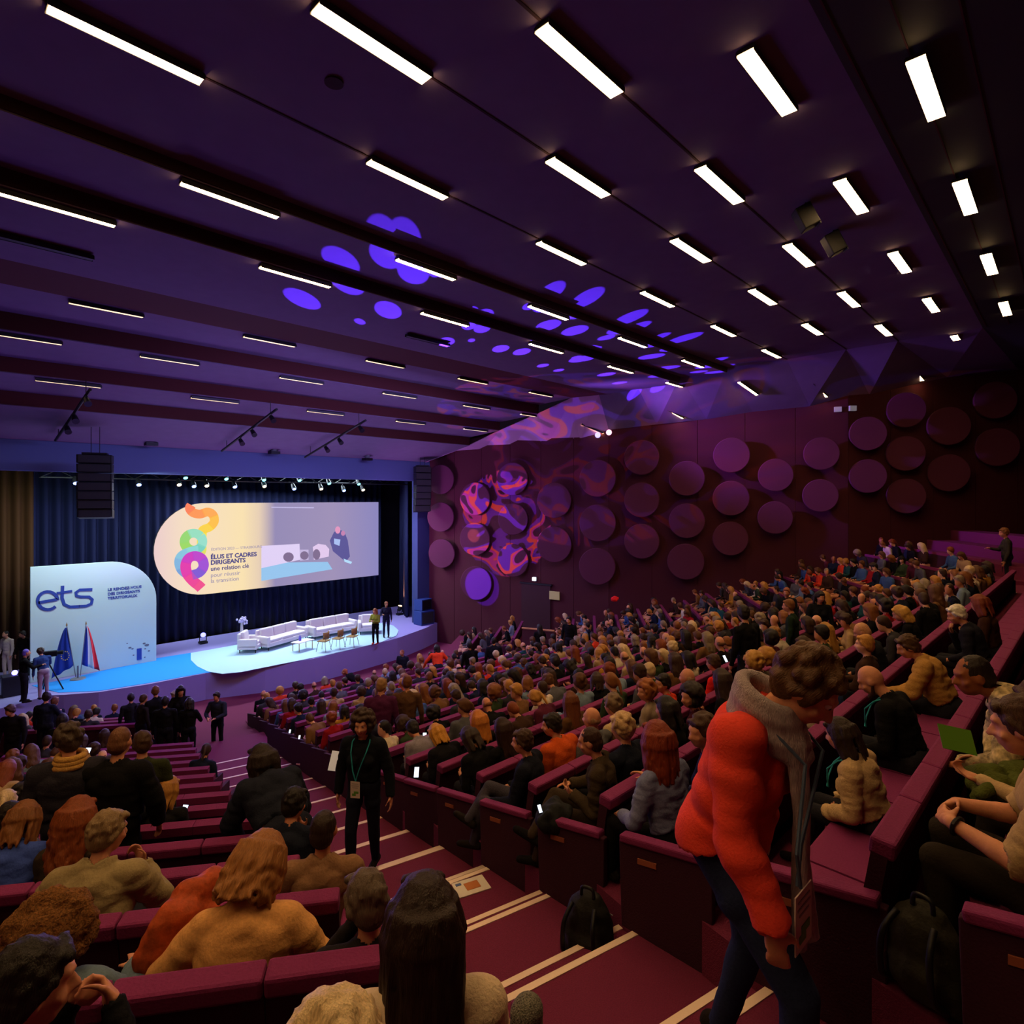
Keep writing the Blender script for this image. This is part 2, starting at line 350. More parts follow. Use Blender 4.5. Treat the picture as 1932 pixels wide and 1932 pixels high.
# strip lights: one row across the hall per ceiling bay
ROWS = [(1.38, 5.38, [1749, 1822, 1867, 1897], .5), (2.86, 5.44, [1451, 1607.5, 1698.5, 1757.5, 1806], 1), (4.38, 5.43, [1099, 1360, 1508.5, 1602.5, 1668], 1), (5.98, 5.42, [709, 1094, 1305, 1440, 1533.5, 1612], 1),
        (7.88, 5.28, [247, 773, 1061.5, 1242, 1366, 1456], 1), (9.97, 4.94, [438.5, 806, 1036, 1194.5, 1308], 1), (11.75, 4.69, [111, 560, 841, 1032, 1172, 1276], 1), (13.6, 4.65, [80, 808], 0),
        (17.15, 4.69, [-150, 203, 510, 728, 893, 1021], 2), (18.95, 4.06, [45, 322, 570, 755, 900, 1003], 2), (21.05, 3.39, [131, 407, 615.5, 775.5, 897.5], 2)]
FIX = []
def fixture(c, e, mt, label, L=1.52, Wd=.125):
    o = empty('strip_light', c, math.atan2(e.y, e.x), label, 'ceiling light', 'strip lights in the ceiling')
    sl = e.z if len(e) > 2 else 0
    if abs(sl) > 0: o.rotation_euler = (0, -math.asin(max(-1, min(1, sl))), math.atan2(e.y, e.x))
    a = MB().box((0, 0, .01), (L + .02, Wd + .012, .05)).box((0, Wd / 2 + .008, -.015), (L + .03, .012, .065)).box((0, -Wd / 2 - .008, -.015), (L + .03, .012, .065)).build('housing', M_OFF, o)
    b = MB().box((0, 0, -.025), (L, Wd, .03)).build('diffuser', mt, o); FIX.append(o); return o
for ri, (w, h, pxs, kind) in enumerate(ROWS):
    mt = {0: M_OFF, .5: M_TUBE, 1: M_TUBE, 2: M_TUBED}[kind]; us = [at_w(x, 940, w).x for x in pxs]
    extra = []
    u = min(us) - 4
    while kind and u > -9 and w < 16: extra.append(u); u -= 4
    for j, u in enumerate(us + extra):
        dim = 'unlit ' if kind == 0 else ('dimmed ' if kind == 2 else '')
        side_t = f'{ordinal(j + 1)} from the left' if j < len(us) else f'{ordinal(j - len(us) + 1)} beyond the left frame edge'
        fixture(Vector((u, w, CZ + h - .07)), Vector((1, 0, 0)), mt, f'{dim}warm white strip light in the {ordinal(ri + 1)} ceiling row, {side_t}', Wd=.2 if ri < 4 else (.16 if ri < 5 else .13))
# the turned strip lights over the right hand block
for (x0, y0, x1, y1) in [(1100, 797, 1137, 812), (1250, 765, 1287, 783), (1366, 770, 1397, 786), (1397, 717, 1427, 738), (1533, 720, 1558, 742), (1720, 690, 1740, 712)]:
    r0, r1 = ray(x0, y0), ray(x1, y1); O = Vector((0, 0, CZ))
    h0 = bvh.ray_cast(O, r0.normalized())[0]; h1 = bvh.ray_cast(O, r1.normalized())[0]
    if h0 and h1:
        c = (h0 + h1) / 2; e = (h1 - h0); L = min(e.length, 1.6)
        fixture(c - Vector((0, 0, .1)), e.normalized(), M_TUBE, f'warm white strip light turned towards the right wall, near photo column {"first second third fourth fifth sixth".split()[[1100,1250,1366,1397,1533,1720].index(x0)]}', max(L, 1.1), .14)
for o, t in zip(FIX[-6:], ['lowest one beside the folded soffit', 'second from the soffit', 'third from the soffit', 'above the third one', 'high near the corner of the wall', 'highest and farthest right']):
    o['label'] = 'turned warm white strip light over the right block, ' + t
# ------------------------------------------------------------------ stage
SZ = CZ - 6.9                                        # stage floor level (1.1)
edge_px = [(-40, 1344), (16, 1334), (63, 1320), (90, 1312), (120, 1311), (186, 1306), (280, 1291), (388, 1270), (500, 1258), (595, 1242), (676, 1223), (750, 1204), (800, 1186), (832, 1172)]
edge = [at_h(x, y, SZ) for x, y in edge_px]
poly = [(-4, 31.4)] + [(-4, edge[0].y + .1)] + [(p.x, p.y) for p in edge] + [(23.2, edge[-1].y + .2), (23.2, 31.4)]
st = MB(); st.prism(poly, 0, SZ); st.build('floor_stage', M_STAGEF)['kind'] = 'structure'
def flat(name, pts, m, z, th, **k):
    mb = MB(); mb.prism([(p[0], p[1]) for p in pts], z, z + th); o = mb.build(name, m); return o
# white dance floor with a round end, on the blue carpet
wp = [(360, 1246), (372, 1258), (392, 1268), (420, 1272.5), (455, 1269), (500, 1260), (560, 1248), (620, 1236), (680, 1222), (720, 1212), (748, 1200), (752, 1190), (742, 1181), (722, 1176), (700, 1178), (660, 1184), (560, 1200), (455, 1216), (360, 1233)]
wpts = [at_h(x, y, SZ) for x, y in wp]
o = flat('stage_mat', wpts, M_STAGE, SZ + .014, .012); tag(o, 'pale white round-ended floor covering in the middle of the stage', 'stage covering')
bp = [(60, 1294), (110, 1307), (186, 1304), (280, 1289), (388, 1269.5), (430, 1268), (470, 1215), (290, 1243), (120, 1283)]
o = flat('stage_carpet', [at_h(x, y, SZ) for x, y in bp], M_STAGEB, SZ + .002, .01); tag(o, 'bright blue carpet on the left part of the stage floor', 'carpet')
# proscenium header, side piers, back drapes
mb = MB(); mb.box((12, 26.4, CZ + .95 + 1.1), (32, .5, 2.2)); mb.build('wall_stage_header', M_HEAD)['kind'] = 'structure'
mb = MB()
mb.box((21.9, 26.45, CZ / 2 + 1), (3.4, .5, CZ + 2)); mb.build('wall_stage_right', mat('pier_paint', (52, 62, 104), .85))['kind'] = 'structure'
mb = MB(); mb.box((-2.0, 26.35, CZ / 2 + 1), (9.0, .5, CZ + 2)); mb.build('wall_stage_left', mat('pier_paint_left', (30, 34, 50), .85))['kind'] = 'structure'
mb = MB(); mb.box((12, 32.6, 7), (28, .2, 14)); mb.build('wall_stage_rear', M_BLACK)['kind'] = 'structure'
def drape(name, a, b, z0, z1, m, amp=.12, per=.42, label='', open_=0):
    a, b = Vector((*a, 0)), Vector((*b, 0)); L = (b - a).length; e = (b - a) / L; n = Vector((-e.y, e.x, 0)); N = int(L / per * 8)
    vs = []; fs = []
    for i in range(N + 1):
        s = L * i / N; off = amp * math.sin(2 * math.pi * s / per) + .05 * noise.noise(Vector((s * .8, 0, 3)))
        for j, z in enumerate((z0, z1)): vs.append(a + e * s + n * off * (1.0 if j == 0 else .8) + Vector((0, 0, z)))
    for i in range(N): fs.append((2 * i, 2 * i + 2, 2 * i + 3, 2 * i + 1))
    mb = MB(); mb.add(vs, fs); o = mb.build(name, m, smooth=True); s = o.modifiers.new('solid', 'SOLIDIFY'); s.thickness = .02
    tag(o, label, 'curtain'); return o
drape('stage_curtain', (4.0, 31.7), (21.5, 31.7), SZ, CZ + 1.6, M_DRAPE, label='dark blue pleated backdrop curtain hanging behind the big screen')
drape('stage_curtain', (4.25, 31.0), (2.2, 31.0), SZ, CZ + 1.4, mat('ochre_drape', (74, 44, 16), .9), label='ochre brown side curtain at the left edge of the stage')
drape('stage_curtain', (20.9, 28.0), (22.6, 31.0), SZ, CZ + 1.4, M_DRAPE, label='dark blue side curtain at the right edge of the stage')

# ---- side sign with the large letters
WS = 28.3
def sgn(px, py, w=WS, d=0): p = at_w(px, py, w); return Vector((p.x, w - d, p.z))
tl, tr, br_ = sgn(57, 1070), sgn(295, 1150), sgn(295, 1247)
x0, x1, zt, zb = tl.x, tr.x, tl.z, SZ
M_SIGN = mat('sign_board', (208, 232, 226), .6)
cor = sgn(205, 1066).x; rad = x1 - cor; pts = [(x0, WS, zb), (x1, WS, zb)]
for i in range(17):
    a = math.pi / 2 * i / 16; pts.append((cor + rad * math.cos(a), WS, zt - rad * 1.0 + rad * math.sin(a)))
pts.append((x0, WS, zt))
sign = MB().extr(pts, (0, .12, 0)).build('backdrop_sign', M_SIGN, bevel=.01)
tag(sign, 'pale mint backdrop panel with rounded corner and large blue letters', 'sign')
M_LET = mat('sign_blue', (52, 74, 160), .6)
def stroke(pts, r, m, name, parent, th=.02, w=WS):           # flat ribbon lettering in the plane of a board (x,z)
    vs = []; fs = []; n = len(pts)
    for i, p in enumerate(pts):
        a = Vector(pts[max(i - 1, 0)]); b = Vector(pts[min(i + 1, n - 1)]); t = (b - a).normalized(); q = Vector((-t.y, t.x)) * r
        for sgn_ in (-1, 1):
            for yy in (w - .005, w - .005 - th): vs.append((p[0] + q.x * sgn_, yy, p[1] + q.y * sgn_))
    for i in range(n - 1):
        a, b = 4 * i, 4 * i + 4
        fs += [(a + 1, a + 3, b + 3, b + 1), (a, b, b + 2, a + 2), (a, a + 1, b + 1, b), (a + 2, b + 2, b + 3, a + 3)]
    fs += [(0, 2, 3, 1), (4 * n - 4, 4 * n - 3, 4 * n - 1, 4 * n - 2)]
    return MB().add(vs, fs).build(name, m, parent)
def pxl(pts, w=WS): return [((lambda q: (q.x, q.z))(at_w(x, y, w))) for x, y in pts]
def arc(cx, cy, rx, ry, a0, a1, n=18): return [(cx + rx * math.cos(R_(a0 + (a1 - a0) * i / n)), cy - ry * math.sin(R_(a0 + (a1 - a0) * i / n))) for i in range(n + 1)]
LR = .052
stroke(pxl([(72, 1137), (106, 1131)] + arc(90, 1133, 19, 17, 8, 320)), LR, M_LET, 'letter', sign)['label'] = 'blue letter e'
stroke(pxl([(118, 1105), (117, 1128), (121, 1140), (132, 1145), (150, 1144)]), LR, M_LET, 'letter', sign)['label'] = 'blue letter t'
stroke(pxl([(107, 1119), (136, 1115)]), LR * .8, M_LET, 'letter', sign, th=.026)['label'] = 'crossbar of the letter t'
stroke(pxl([(174, 1112), (150, 1113), (143, 1118), (144, 1124), (152, 1126), (168, 1126), (174, 1131), (172, 1139), (163, 1143), (149, 1144)]), LR, M_LET, 'letter', sign)['label'] = 'blue letter s'
def text(body, x, z, w, size, m, parent, name='lettering', bold=0, d=.012):
    c = bpy.data.curves.new(name, 'FONT'); c.body = body; c.size = size; c.extrude = .004; c.offset = bold; c.resolution_u = 3
    t = bpy.data.objects.new(name, c); COL.objects.link(t); bpy.context.view_layer.update()
    me = bpy.data.meshes.new_from_object(t.evaluated_get(bpy.context.evaluated_depsgraph_get())); bpy.data.objects.remove(t)
    o = bpy.data.objects.new(name, me); COL.objects.link(o); me.materials.clear(); me.materials.append(m)
    o.rotation_euler = (R_(90), 0, 0); o.location = (x, w - d, z); o.parent = parent; return o
for i, s in enumerate(['LE RENDEZ-VOUS', 'DES DIRIGEANTS', 'TERRITORIAUX']):
    q = at_w(203, 1114 + i * 8.2, WS); text(s, q.x, q.z - .02, WS, .15, M_LET, sign, bold=.004)
mb = MB(); a, b = at_w(258, 1224, WS), at_w(267, 1244, WS); mb.box(((a.x + b.x) / 2, WS - .012, (a.z + b.z) / 2), (b.x - a.x, .02, a.z - b.z)); mb.build('printed_mark', M_LET, sign)
mb = MB()
for (x, y, s) in [(245, 1222, 2), (250, 1224, 1.6), (272, 1214, 2), (277, 1217, 3), (274, 1224, 1.4), (281, 1228, 1.6), (252, 1236, 1.2), (273, 1240, 1.3), (240, 1214, 1)]:
    q = at_w(x, y, WS); mb.ball((q.x, WS - .006, q.z), (s * .03, .008, s * .018), 8)
mb.build('printed_mark', M_GREY, sign)

# ---- big screen with a half round end
WB = 29.0
def em(name, rgb, s=1.0): return mat('screen_' + name, (12, 12, 12), .6, emit=s, emit_rgb=rgb)
sx0, sx1 = at_w(290, 1030, WB).x, at_w(714, 1000, WB).x
szt, szb = at_w(714, 946, WB).z - .04, at_w(714, 1085, WB).z; r = (szt - szb) / 2; cz = (szt + szb) / 2
pts = [(sx1, WB, szt), (sx1, WB, szb)] + [(sx0 + r - r * math.sin(R_(t)), WB, cz - r * math.cos(R_(t))) for t in range(0, 181, 8)]
scr = empty('projection_screen', (0, 0, 0), 0, 'large projection screen with round left end above the stage sofas', 'screen')
MB().extr(pts, (0, .15, 0)).build('frame', mat('screen_frame', (60, 60, 70)), scr)
m = bpy.data.materials.new('screen_picture'); m.use_nodes = True; nt = m.node_tree; nt.nodes.remove(nt.nodes['Principled BSDF'])
tc = nt.nodes.new('ShaderNodeTexCoord'); sx = nt.nodes.new('ShaderNodeSeparateXYZ'); mr = nt.nodes.new('ShaderNodeMapRange'); rp = nt.nodes.new('ShaderNodeValToRGB'); e_ = nt.nodes.new('ShaderNodeEmission')
nt.links.new(tc.outputs['Object'], sx.inputs[0]); nt.links.new(sx.outputs[0], mr.inputs[0]); mr.inputs[1].default_value = sx0; mr.inputs[2].default_value = sx1
nt.links.new(mr.outputs[0], rp.inputs[0]); nt.links.new(rp.outputs[0], e_.inputs[0]); nt.links.new(e_.outputs[0], nt.nodes['Material Output'].inputs[0]); e_.inputs[1].default_value = 1.0
cr = rp.color_ramp; cr.elements[0].position = 0; cr.elements[0].color = (*lin((236, 205, 205)), 1); cr.elements[1].position = 1; cr.elements[1].color = (*lin((140, 135, 190)), 1)
for ps, c in ((.10, (246, 222, 196)), (.33, (250, 226, 178)), (.40, (232, 208, 182)), (.47, (150, 140, 182)), (.75, (160, 146, 184))):
    x = cr.elements.new(ps); x.color = (*lin(c), 1)
MB().extr([(p[0], WB - .003, p[2]) for p in pts], (0, .002, 0)).build('picture', m, scr)
def cpx(pts_): return pxl(pts_, WB)
def smooth_path(P, n=6):
    out = []
    for i in range(len(P) - 1):
        p0, p1, p2, p3 = P[max(i - 1, 0)], P[i], P[i + 1], P[min(i + 2, len(P) - 1)]
        for k in range(n):
            t = k / n; out.append(tuple(.5 * (2 * p1[j] + (p2[j] - p0[j]) * t + (2 * p0[j] - 5 * p1[j] + 4 * p2[j] - p3[j]) * t * t + (3 * p1[j] - p0[j] - 3 * p2[j] + p3[j]) * t ** 3) for j in (0, 1)))
    return out + [P[-1]]
swirl = smooth_path([(361, 953), (358, 959), (364, 967), (377, 970), (392, 966), (402, 972), (404, 984), (396, 994), (383, 1000), (381, 1010), (380, 1024), (380, 1040), (370, 1046)], 8)
def ramp_stroke(P, r, cols, name, d):
    K = len(cols)
    for i, c in enumerate(cols):
        a, b = int(i * (len(P) - 1) / K), int((i + 1) * (len(P) - 1) / K); seg = P[a:b + 2] if b + 2 <= len(P) else P[a:]
        stroke(cpx(seg), r, em('swirl_' + '_'.join(map(str, c)), c), name, scr, th=d, w=WB)
ramp_stroke(swirl, .20, [(250, 128, 84), (252, 150, 80), (253, 168, 76), (252, 190, 66), (250, 210, 66), (246, 224, 70), (224, 224, 96)], 'ribbon_print', .006)
ramp_stroke(arc(365, 1022, 17, 16, 40, 400, 40), .20, [(150, 222, 190), (150, 214, 110), (156, 216, 96), (120, 208, 190), (150, 222, 200)], 'ribbon_print', .010)
ramp_stroke(smooth_path([(374, 1038), (360, 1040), (343, 1048), (338, 1060), (342, 1074), (352, 1083)], 8), .20, [(140, 214, 210), (136, 196, 220), (130, 180, 220), (120, 160, 214)], 'ribbon_print', .014)
ramp_stroke(smooth_path([(362, 1085), (376, 1080), (384, 1068), (380, 1054), (368, 1049), (356, 1053), (350, 1066), (353, 1082), (364, 1096), (375, 1105), (380, 1110)], 8), .22, [(130, 90, 210), (160, 80, 210), (190, 70, 200), (206, 60, 190), (226, 60, 170), (236, 70, 150), (240, 80, 140)], 'ribbon_print', .018)
MT1 = em('text', (70, 66, 130)); MT2 = em('text_pale', (150, 140, 170))
for (s, x, y, sz, mm, bo) in [('ÉDITION 2023 — STRASBOURG', 398, 1037, .17, MT2, 0), ('ÉLUS ET CADRES', 397, 1053, .285, MT1, .01), ('DIRIGEANTS', 397, 1063.5, .285, MT1, .01), ('une relation clé', 397, 1075, .28, MT1, .004), ('pour réussir', 397, 1087, .27, MT2, 0), ('la transition', 397, 1098, .27, MT2, 0)]:
    q = at_w(x, y, WB); text(s, q.x, q.z - .05, WB, sz, mm, scr, bold=bo, d=.012)
# the live picture on its right half
def patch(pxs, c, name='live_picture', d=.006): q = cpx(pxs); mb = MB(); mb.extr([(x, WB - .004 - d, z) for x, z in q], (0, .003, 0)); return mb.build(name, em(name + '_' + '_'.join(map(str, c)), c), scr)
patch([(493, 1062), (618, 1060), (627, 1074), (493, 1096)], (150, 196, 236), d=.006)
patch([(493, 1030), (565, 1026), (566, 1056), (493, 1072)], (224, 208, 244), d=.009)
patch([(566, 1037), (582, 1037), (582, 1056), (566, 1058)], (196, 180, 220), d=.009)
patch([(590, 1032), (600, 1026), (614, 1028), (621, 1036), (620, 1050), (592, 1056)], (226, 200, 236), d=.009)
for (x, y, w_, h_) in ((534, 1042, 20, 18), (566, 1040, 16, 16), (590, 1036, 14, 20)): patch(arc(x + w_ / 2, y + h_ / 2, w_ / 2, h_ / 2, 0, 360, 14)[:-1], (128, 108, 142), d=.012)
patch([(630, 1004), (638, 998), (650, 1004), (656, 1020), (660, 1050), (652, 1060), (628, 1040), (622, 1020)], (92, 86, 150), d=.009)
patch(arc(637, 1000, 5, 7, 0, 360, 12)[:-1], (226, 150, 190), d=.012); patch(arc(647, 1006, 4, 5, 0, 360, 12)[:-1], (196, 130, 176), d=.012)
patch([(630, 1016), (642, 1018), (640, 1030), (630, 1026)], (170, 190, 240), d=.014)
patch([(648, 1054), (664, 1060), (662, 1064), (650, 1060)], (180, 220, 250), d=.012)
patch([(512, 956), (592, 957), (592, 959), (512, 958)], (190, 180, 224), d=.006)

# ---- spotlights and glows hanging above the stage
M_GL = {'b': em('lens_blue', (120, 150, 255), 9), 'w': em('lens_warm', (255, 222, 176), 7), 'c': em('lens_cyan', (120, 220, 235), 4)}
wc = {'b': 'blue', 'w': 'warm white', 'c': 'cyan'}
sp = [(143, 911, 'b'), (262, 914, 'b'), (338, 914, 'w'), (350, 901, 'c'), (366, 917, 'b'), (390, 916, 'w'), (427, 903, 'c'), (443, 918, 'b'), (499, 917, 'w'), (498, 905, 'c'), (565, 906, 'c'), (555, 922, 'b'), (606, 922, 'w'), (621, 912, 'c'), (649, 925, 'b'), (677, 913, 'c'), (685, 924, 'w')]
TR = MB()
for z in (CZ + .78, CZ + 1.06): TR.tube([(4, 27.6, z), (20.6, 27.6, z)], .03, 6); TR.tube([(4, 27.9, z), (20.6, 27.9, z)], .03, 6)
for i in range(34): TR.tube([(4 + i * .5, 27.6, CZ + .78 + .28 * (i % 2)), (4.5 + i * .5, 27.6, CZ + 1.06 - .28 * (i % 2))], .015, 5)
for i in range(9): TR.tube([(4 + i * 2.05, 27.75, CZ + 1.06), (4 + i * 2.05, 27.75, CZ + 2.5)], .012, 5)
tag(TR.build('lighting_truss', M_BLACK), 'black lighting truss hanging behind the stage header', 'truss')
for i, (x, y, c) in enumerate(sp):
    p = at_w(x, y, 27.45); o = empty('stage_spotlight', p, 0, f'small {wc[c]} stage spotlight, {ordinal(i + 1)} from the left under the header', 'spotlight', 'spotlights above the stage')
    d = Vector((0, -.6, -.8)).normalized()
    MB().tube([-d * .28, -d * .1, Vector((0, 0, 0)) + d * .02], [.07, .1, .11], 12).build('body', M_BLACK, o)
    MB().tube([d * .015, d * .04], [.085, .08], 12).build('lens', M_GL[c], o)
    MB().tube([-d * .15, Vector((0, .15, (CZ + (.78 if p.z < CZ + .72 else 1.06)) - p.z))], .012, 6).build('bracket', M_BLACK, o)

# ---- hanging loudspeaker columns
def line_array(px, py0, py1, w, wid, label):
    a, b = at_w(px, py0, w), at_w(px, py1, w); o = empty('hanging_loudspeaker', (a.x, w, b.z), R_(-20), label, 'loudspeaker')
    H = a.z - b.z; n = 7
    for i in range(n):
        z = H * (n - i - .5) / n; t = R_(max(0, (i - 3)) * 3.0); off = -max(0, i - 3) ** 2 * .012
        mb = MB(); e = Vector((1, 0, 0)); nn = Vector((0, math.cos(t), -math.sin(t))); up = Vector((0, math.sin(t), math.cos(t)))
        mb.box((0, -off, z), (wid, .45, H / n - .02), e, nn, up); c = mb.build('cabinet', M_BLACK, o, bevel=.015)
        MB().box((0, -off - .235, z), (wid * .9, .012, H / n - .07), e, nn, up).build('grille', mat('speaker_grille', (44, 44, 46), .7), c)
    MB().box((0, 0, H + .03), (wid * .7, .5, .06)).build('flying_frame', M_BLACK, o)
    for s in (-.12, .12): MB().tube([(s, 0, H), (s, 0, H + 1.6)], .012, 6).build('cable', M_BLACK, o)
    return o
line_array(180, 858, 978, 24.2, 1.0, 'black hanging column of loudspeaker cabinets at the left of the stage')
line_array(797, 880, 966, 25.3, .85, 'black hanging column of loudspeaker cabinets beside the right wall')
# ---- sloping spotlight rails under the ceiling
for q, (xa, ya, xb, yb, nm) in enumerate([(170, 735, 92, 830, 'left'), (522, 772, 405, 850, 'middle'), (690, 793, 565, 862, 'right')]):
    a, b = at_w(xa, ya, 20.3), at_w(xb, yb, 25.2); b.x = a.x
    o = empty('spotlight_rail', a, 0, f'{nm} one of three black sloping ceiling rails carrying small spotlights', 'spotlight rail', 'ceiling spotlight rails'); v = b - a
    MB().tube([Vector((0, 0, 0)), v], .045, 8).build('rail', M_BLACK, o)
    for t in (.08, .4, .62):
        s = v * t; h = MB(); h.tube([s, s + Vector((0, .0, -.16))], .02, 6); h.tube([s + Vector((0, .06, -.12)), s + Vector((0, -.16, -.3))], [.07, .1], 10); h.build('spotlight', M_BLACK, o)
    for t in (.1, .9): s = v * t; MB().tube([s, s + Vector((0, 0, .45))], .012, 6).build('hanger', M_BLACK, o)
for x, y, l in ((285, 832, 'left'), (517, 849, 'middle'), (693, 862, 'right')):
    p = at_w(x, y, 25.6); o = empty('moving_head_light', p, 0, f'{l} motorised spotlight standing on the stage header edge', 'spotlight', 'lights on the header')
    MB().box((0, 0, -.12), (.4, .35, .12)).build('base', M_BLACK, o); MB().tube([(0, 0, -.06), (0, -.1, .2)], [.12, .1], 10).build('head', M_GREY, o)
# two ceiling speakers / spots near the rear and wall gear
for x, y, l in ((1520, 380, 'left'), (1573, 432, 'right')):
    h = bvh.ray_cast(Vector((0, 0, CZ)), ray(x, y).normalized())[0]; o = empty('ceiling_loudspeaker', h - Vector((0, 0, .3)), R_(35), f'small dark ceiling loudspeaker, {l} one of the pair by the slats', 'loudspeaker', 'pair of ceiling loudspeakers')
    MB().box((0, 0, 0), (.26, .3, .42), up=(0, .5, 1), n=(0, 1, -.5)).build('cabinet', M_BLACK, o, bevel=.02); MB().tube([(0, 0, .1), (0, 0, .32)], .02, 6).build('bracket', M_BLACK, o)
    MB().box((0, -.16, 0), (.2, .02, .34), up=(0, .5, 1), n=(0, 1, -.5)).build('grille', mat('speaker_grille', (44, 44, 46), .7), o)
h = bvh.ray_cast(Vector((0, 0, CZ)), ray(630, 152).normalized())[0]
if h: tag(MB().tube([h, h - Vector((0, 0, .04))], .12, 16).build('ceiling_vent', M_SLOT), 'small round dark vent in the purple ceiling', 'vent')
for i, (x, y, l) in enumerate([(1580, 773, 'left'), (1606, 771, 'right')]):
    p, n = hit_wall(x, y, 1 if x < 1590 else 2); nn = -n if n.dot(Vector((p.x, p.y, 0))) > 0 else n
    tag(MB().box((0, 0, 0), (.26, .12, .2), e=Vector((-nn.y, nn.x, 0)), n=nn).build('wall_luminaire', mat('luminaire', (150, 146, 160), emit=.15, emit_rgb=(200, 200, 220)), loc=p + nn * .1), f'small pale wall luminaire in the corner of the wall, {l} one', 'wall light', 'corner luminaires')
for i, (x, y, c, l) in enumerate([(1133, 822, (150, 140, 255), 'bluish left'), (1154, 817, (255, 170, 210), 'pink right')]):
    p, n = hit_wall(x, y, 0); nn = -n if n.dot(Vector((p.x, p.y, 0))) > 0 else n
    o = empty('wall_spotlight', p + nn * .3, 0, f'{l} one of two glowing spotlights high on the disc wall', 'spotlight', 'glowing wall spotlights')
    MB().ball((0, 0, 0), .13, 12).build('lens', em('wspot%d' % i, c, 3), o); MB().tube([Vector((0, 0, 0)), -nn * .28], .05, 8).build('bracket', M_BLACK, o)
# doorway with its lamp and sign
p0, n0 = hit_wall(985, 1180, 0); p1, _ = hit_wall(1040, 1180, 0); nn = -n0 if n0.dot(Vector((p0.x, p0.y, 0))) > 0 else n0
e = (p1 - p0); e.z = 0; L = e.length; e.normalize(); c = (p0 + p1) / 2
M_DOOR = mat('door_leaf', (56, 20, 32), .7)
zt = at_w(1000, 1098, p0.y).z; zb = CZ - 7.0
dr = MB().box((c.x + nn.x * .05, c.y + nn.y * .05, (zt + zb) / 2), (L, .06, zt - zb), e, nn).build('door_1', M_DOOR, bevel=.01); dr['kind'] = 'structure'
MB().box((c.x + nn.x * .06, c.y + nn.y * .06, zt + .04), (L + .16, .1, .08), e, nn).build('door_frame', M_BLACK, dr)
p, n = hit_wall(1010, 1092, 0)
o = empty('door_lamp', p + nn * .12, 0, 'small bright white lamp above the side door', 'lamp'); MB().box((0, 0, 0), (.16, .1, .16), e, nn).build('diffuser', em('door_lamp', (230, 240, 240), 4), o); MB().box(-nn * .07, (.22, .05, .22), e, nn).build('housing', M_GREY, o)
p, n = hit_wall(1048, 1123, 0)
tag(MB().box((0, 0, 0), (.55, .04, .4), e, nn).build('wall_sign', mat('sign_beige', (176, 166, 110), .6, emit=.12), loc=p + nn * .1), 'small blank beige sign on the wall beside the side door', 'sign')

# ---- stage furniture
def on_stage(px, py): return at_h(px, py, SZ + .03)
def sofa(px, py, rz, L, n, label, group='white stage sofas', name='sofa'):
    p = on_stage(px, py); o = empty(name, p, rz, label, 'sofa' if n > 1 else 'armchair', group); D = .85
    MB().box((0, 0, .26), (L, D, .2)).build('base', M_WHITE, o, bevel=.04)
    w = (L - .36) / n
    for i in range(n):
        x = -L / 2 + .18 + w * (i + .5)
        MB().box((x, -.06, .42), (w - .02, .66, .14)).build('seat_cushion', M_WHITE, o, bevel=.045)
        MB().box((x, .27, .68), (w - .02, .2, .46), n=(0, 1, -.15), up=(0, .15, 1)).build('back_cushion', M_WHITE, o, bevel=.06)
    MB().box((0, .37, .55), (L - .1, .14, .62)).build('back_frame', M_WHITE, o, bevel=.04)
    for s in (-1, 1):
        MB().box((s * (L / 2 - .09), 0, .42), (.18, D, .42)).build('armrest', M_WHITE, o, bevel=.05)
        for t in (-1, 1): MB().tube([(s * (L / 2 - .12), t * .34, 0), (s * (L / 2 - .12), t * .34, .17)], [.018, .025], 8).build('leg', M_BLACK, o)
    return o
sofa(533, 1216, R_(18), 2.5, 3, 'white three seat sofa on the stage behind the glass table')
sofa(626, 1198, R_(2), 2.5, 3, 'white three seat sofa on the stage behind the brown chairs')
sofa(473, 1228, R_(48), 1.0, 1, 'white armchair at the left end of the stage seating', 'white stage armchairs', 'armchair')
sofa(694, 1194, R_(-30), 1.0, 1, 'white armchair half hidden by the standing stage speakers', 'white stage armchairs', 'armchair')
M_TAN = mat('chair_shell', (150, 112, 60), .6)
for i, (x, y) in enumerate([(611, 1228), (638, 1223), (664, 1219)]):
    o = empty('stage_chair', on_stage(x, y), R_(-150), f'brown shell chair on thin legs seen from behind, {["left", "middle", "right"][i]} of the three', 'chair', 'brown chairs on the stage')
    MB().box((0, 0, .46), (.46, .44, .04)).build('seat', M_TAN, o, bevel=.02)
    vs = [(0.24 * math.sin(R_(a)), .22 * math.cos(R_(a)) + .02, z) for z in (.56, .86) for a in range(-70, 71, 14)]
    n = 11; mb = MB().add(vs, [(i2, i2 + 1, n + i2 + 1, n + i2) for i2 in range(n - 1)]); b = mb.build('backrest', M_TAN, o, smooth=True); s = b.modifiers.new('s', 'SOLIDIFY'); s.thickness = .03
    for sx_ in (-1, 1):
        MB().tube([(sx_ * .18, .2, .46), (sx_ * .2, .23, .66)], .012, 6).build('back_post', M_GREY, o)
        for sy in (-1, 1): MB().tube([(sx_ * .17, sy * .16, .45), (sx_ * .24, sy * .24, 0)], .012, 6).build('leg', M_GREY, o)
o = empty('coffee_table', on_stage(571, 1226), R_(15), 'low wooden coffee table standing in front of the left stage sofa', 'table')
MB().box((0, 0, .4), (.95, .5, .03)).build('tabletop', M_WHITE, o, bevel=.01)
for s in (-1, 1):
    for t in (-1, 1): MB().tube([(s * .38, t * .2, 0), (s * .38, t * .2, .39)], .018, 8).build('leg', M_TAN, o)
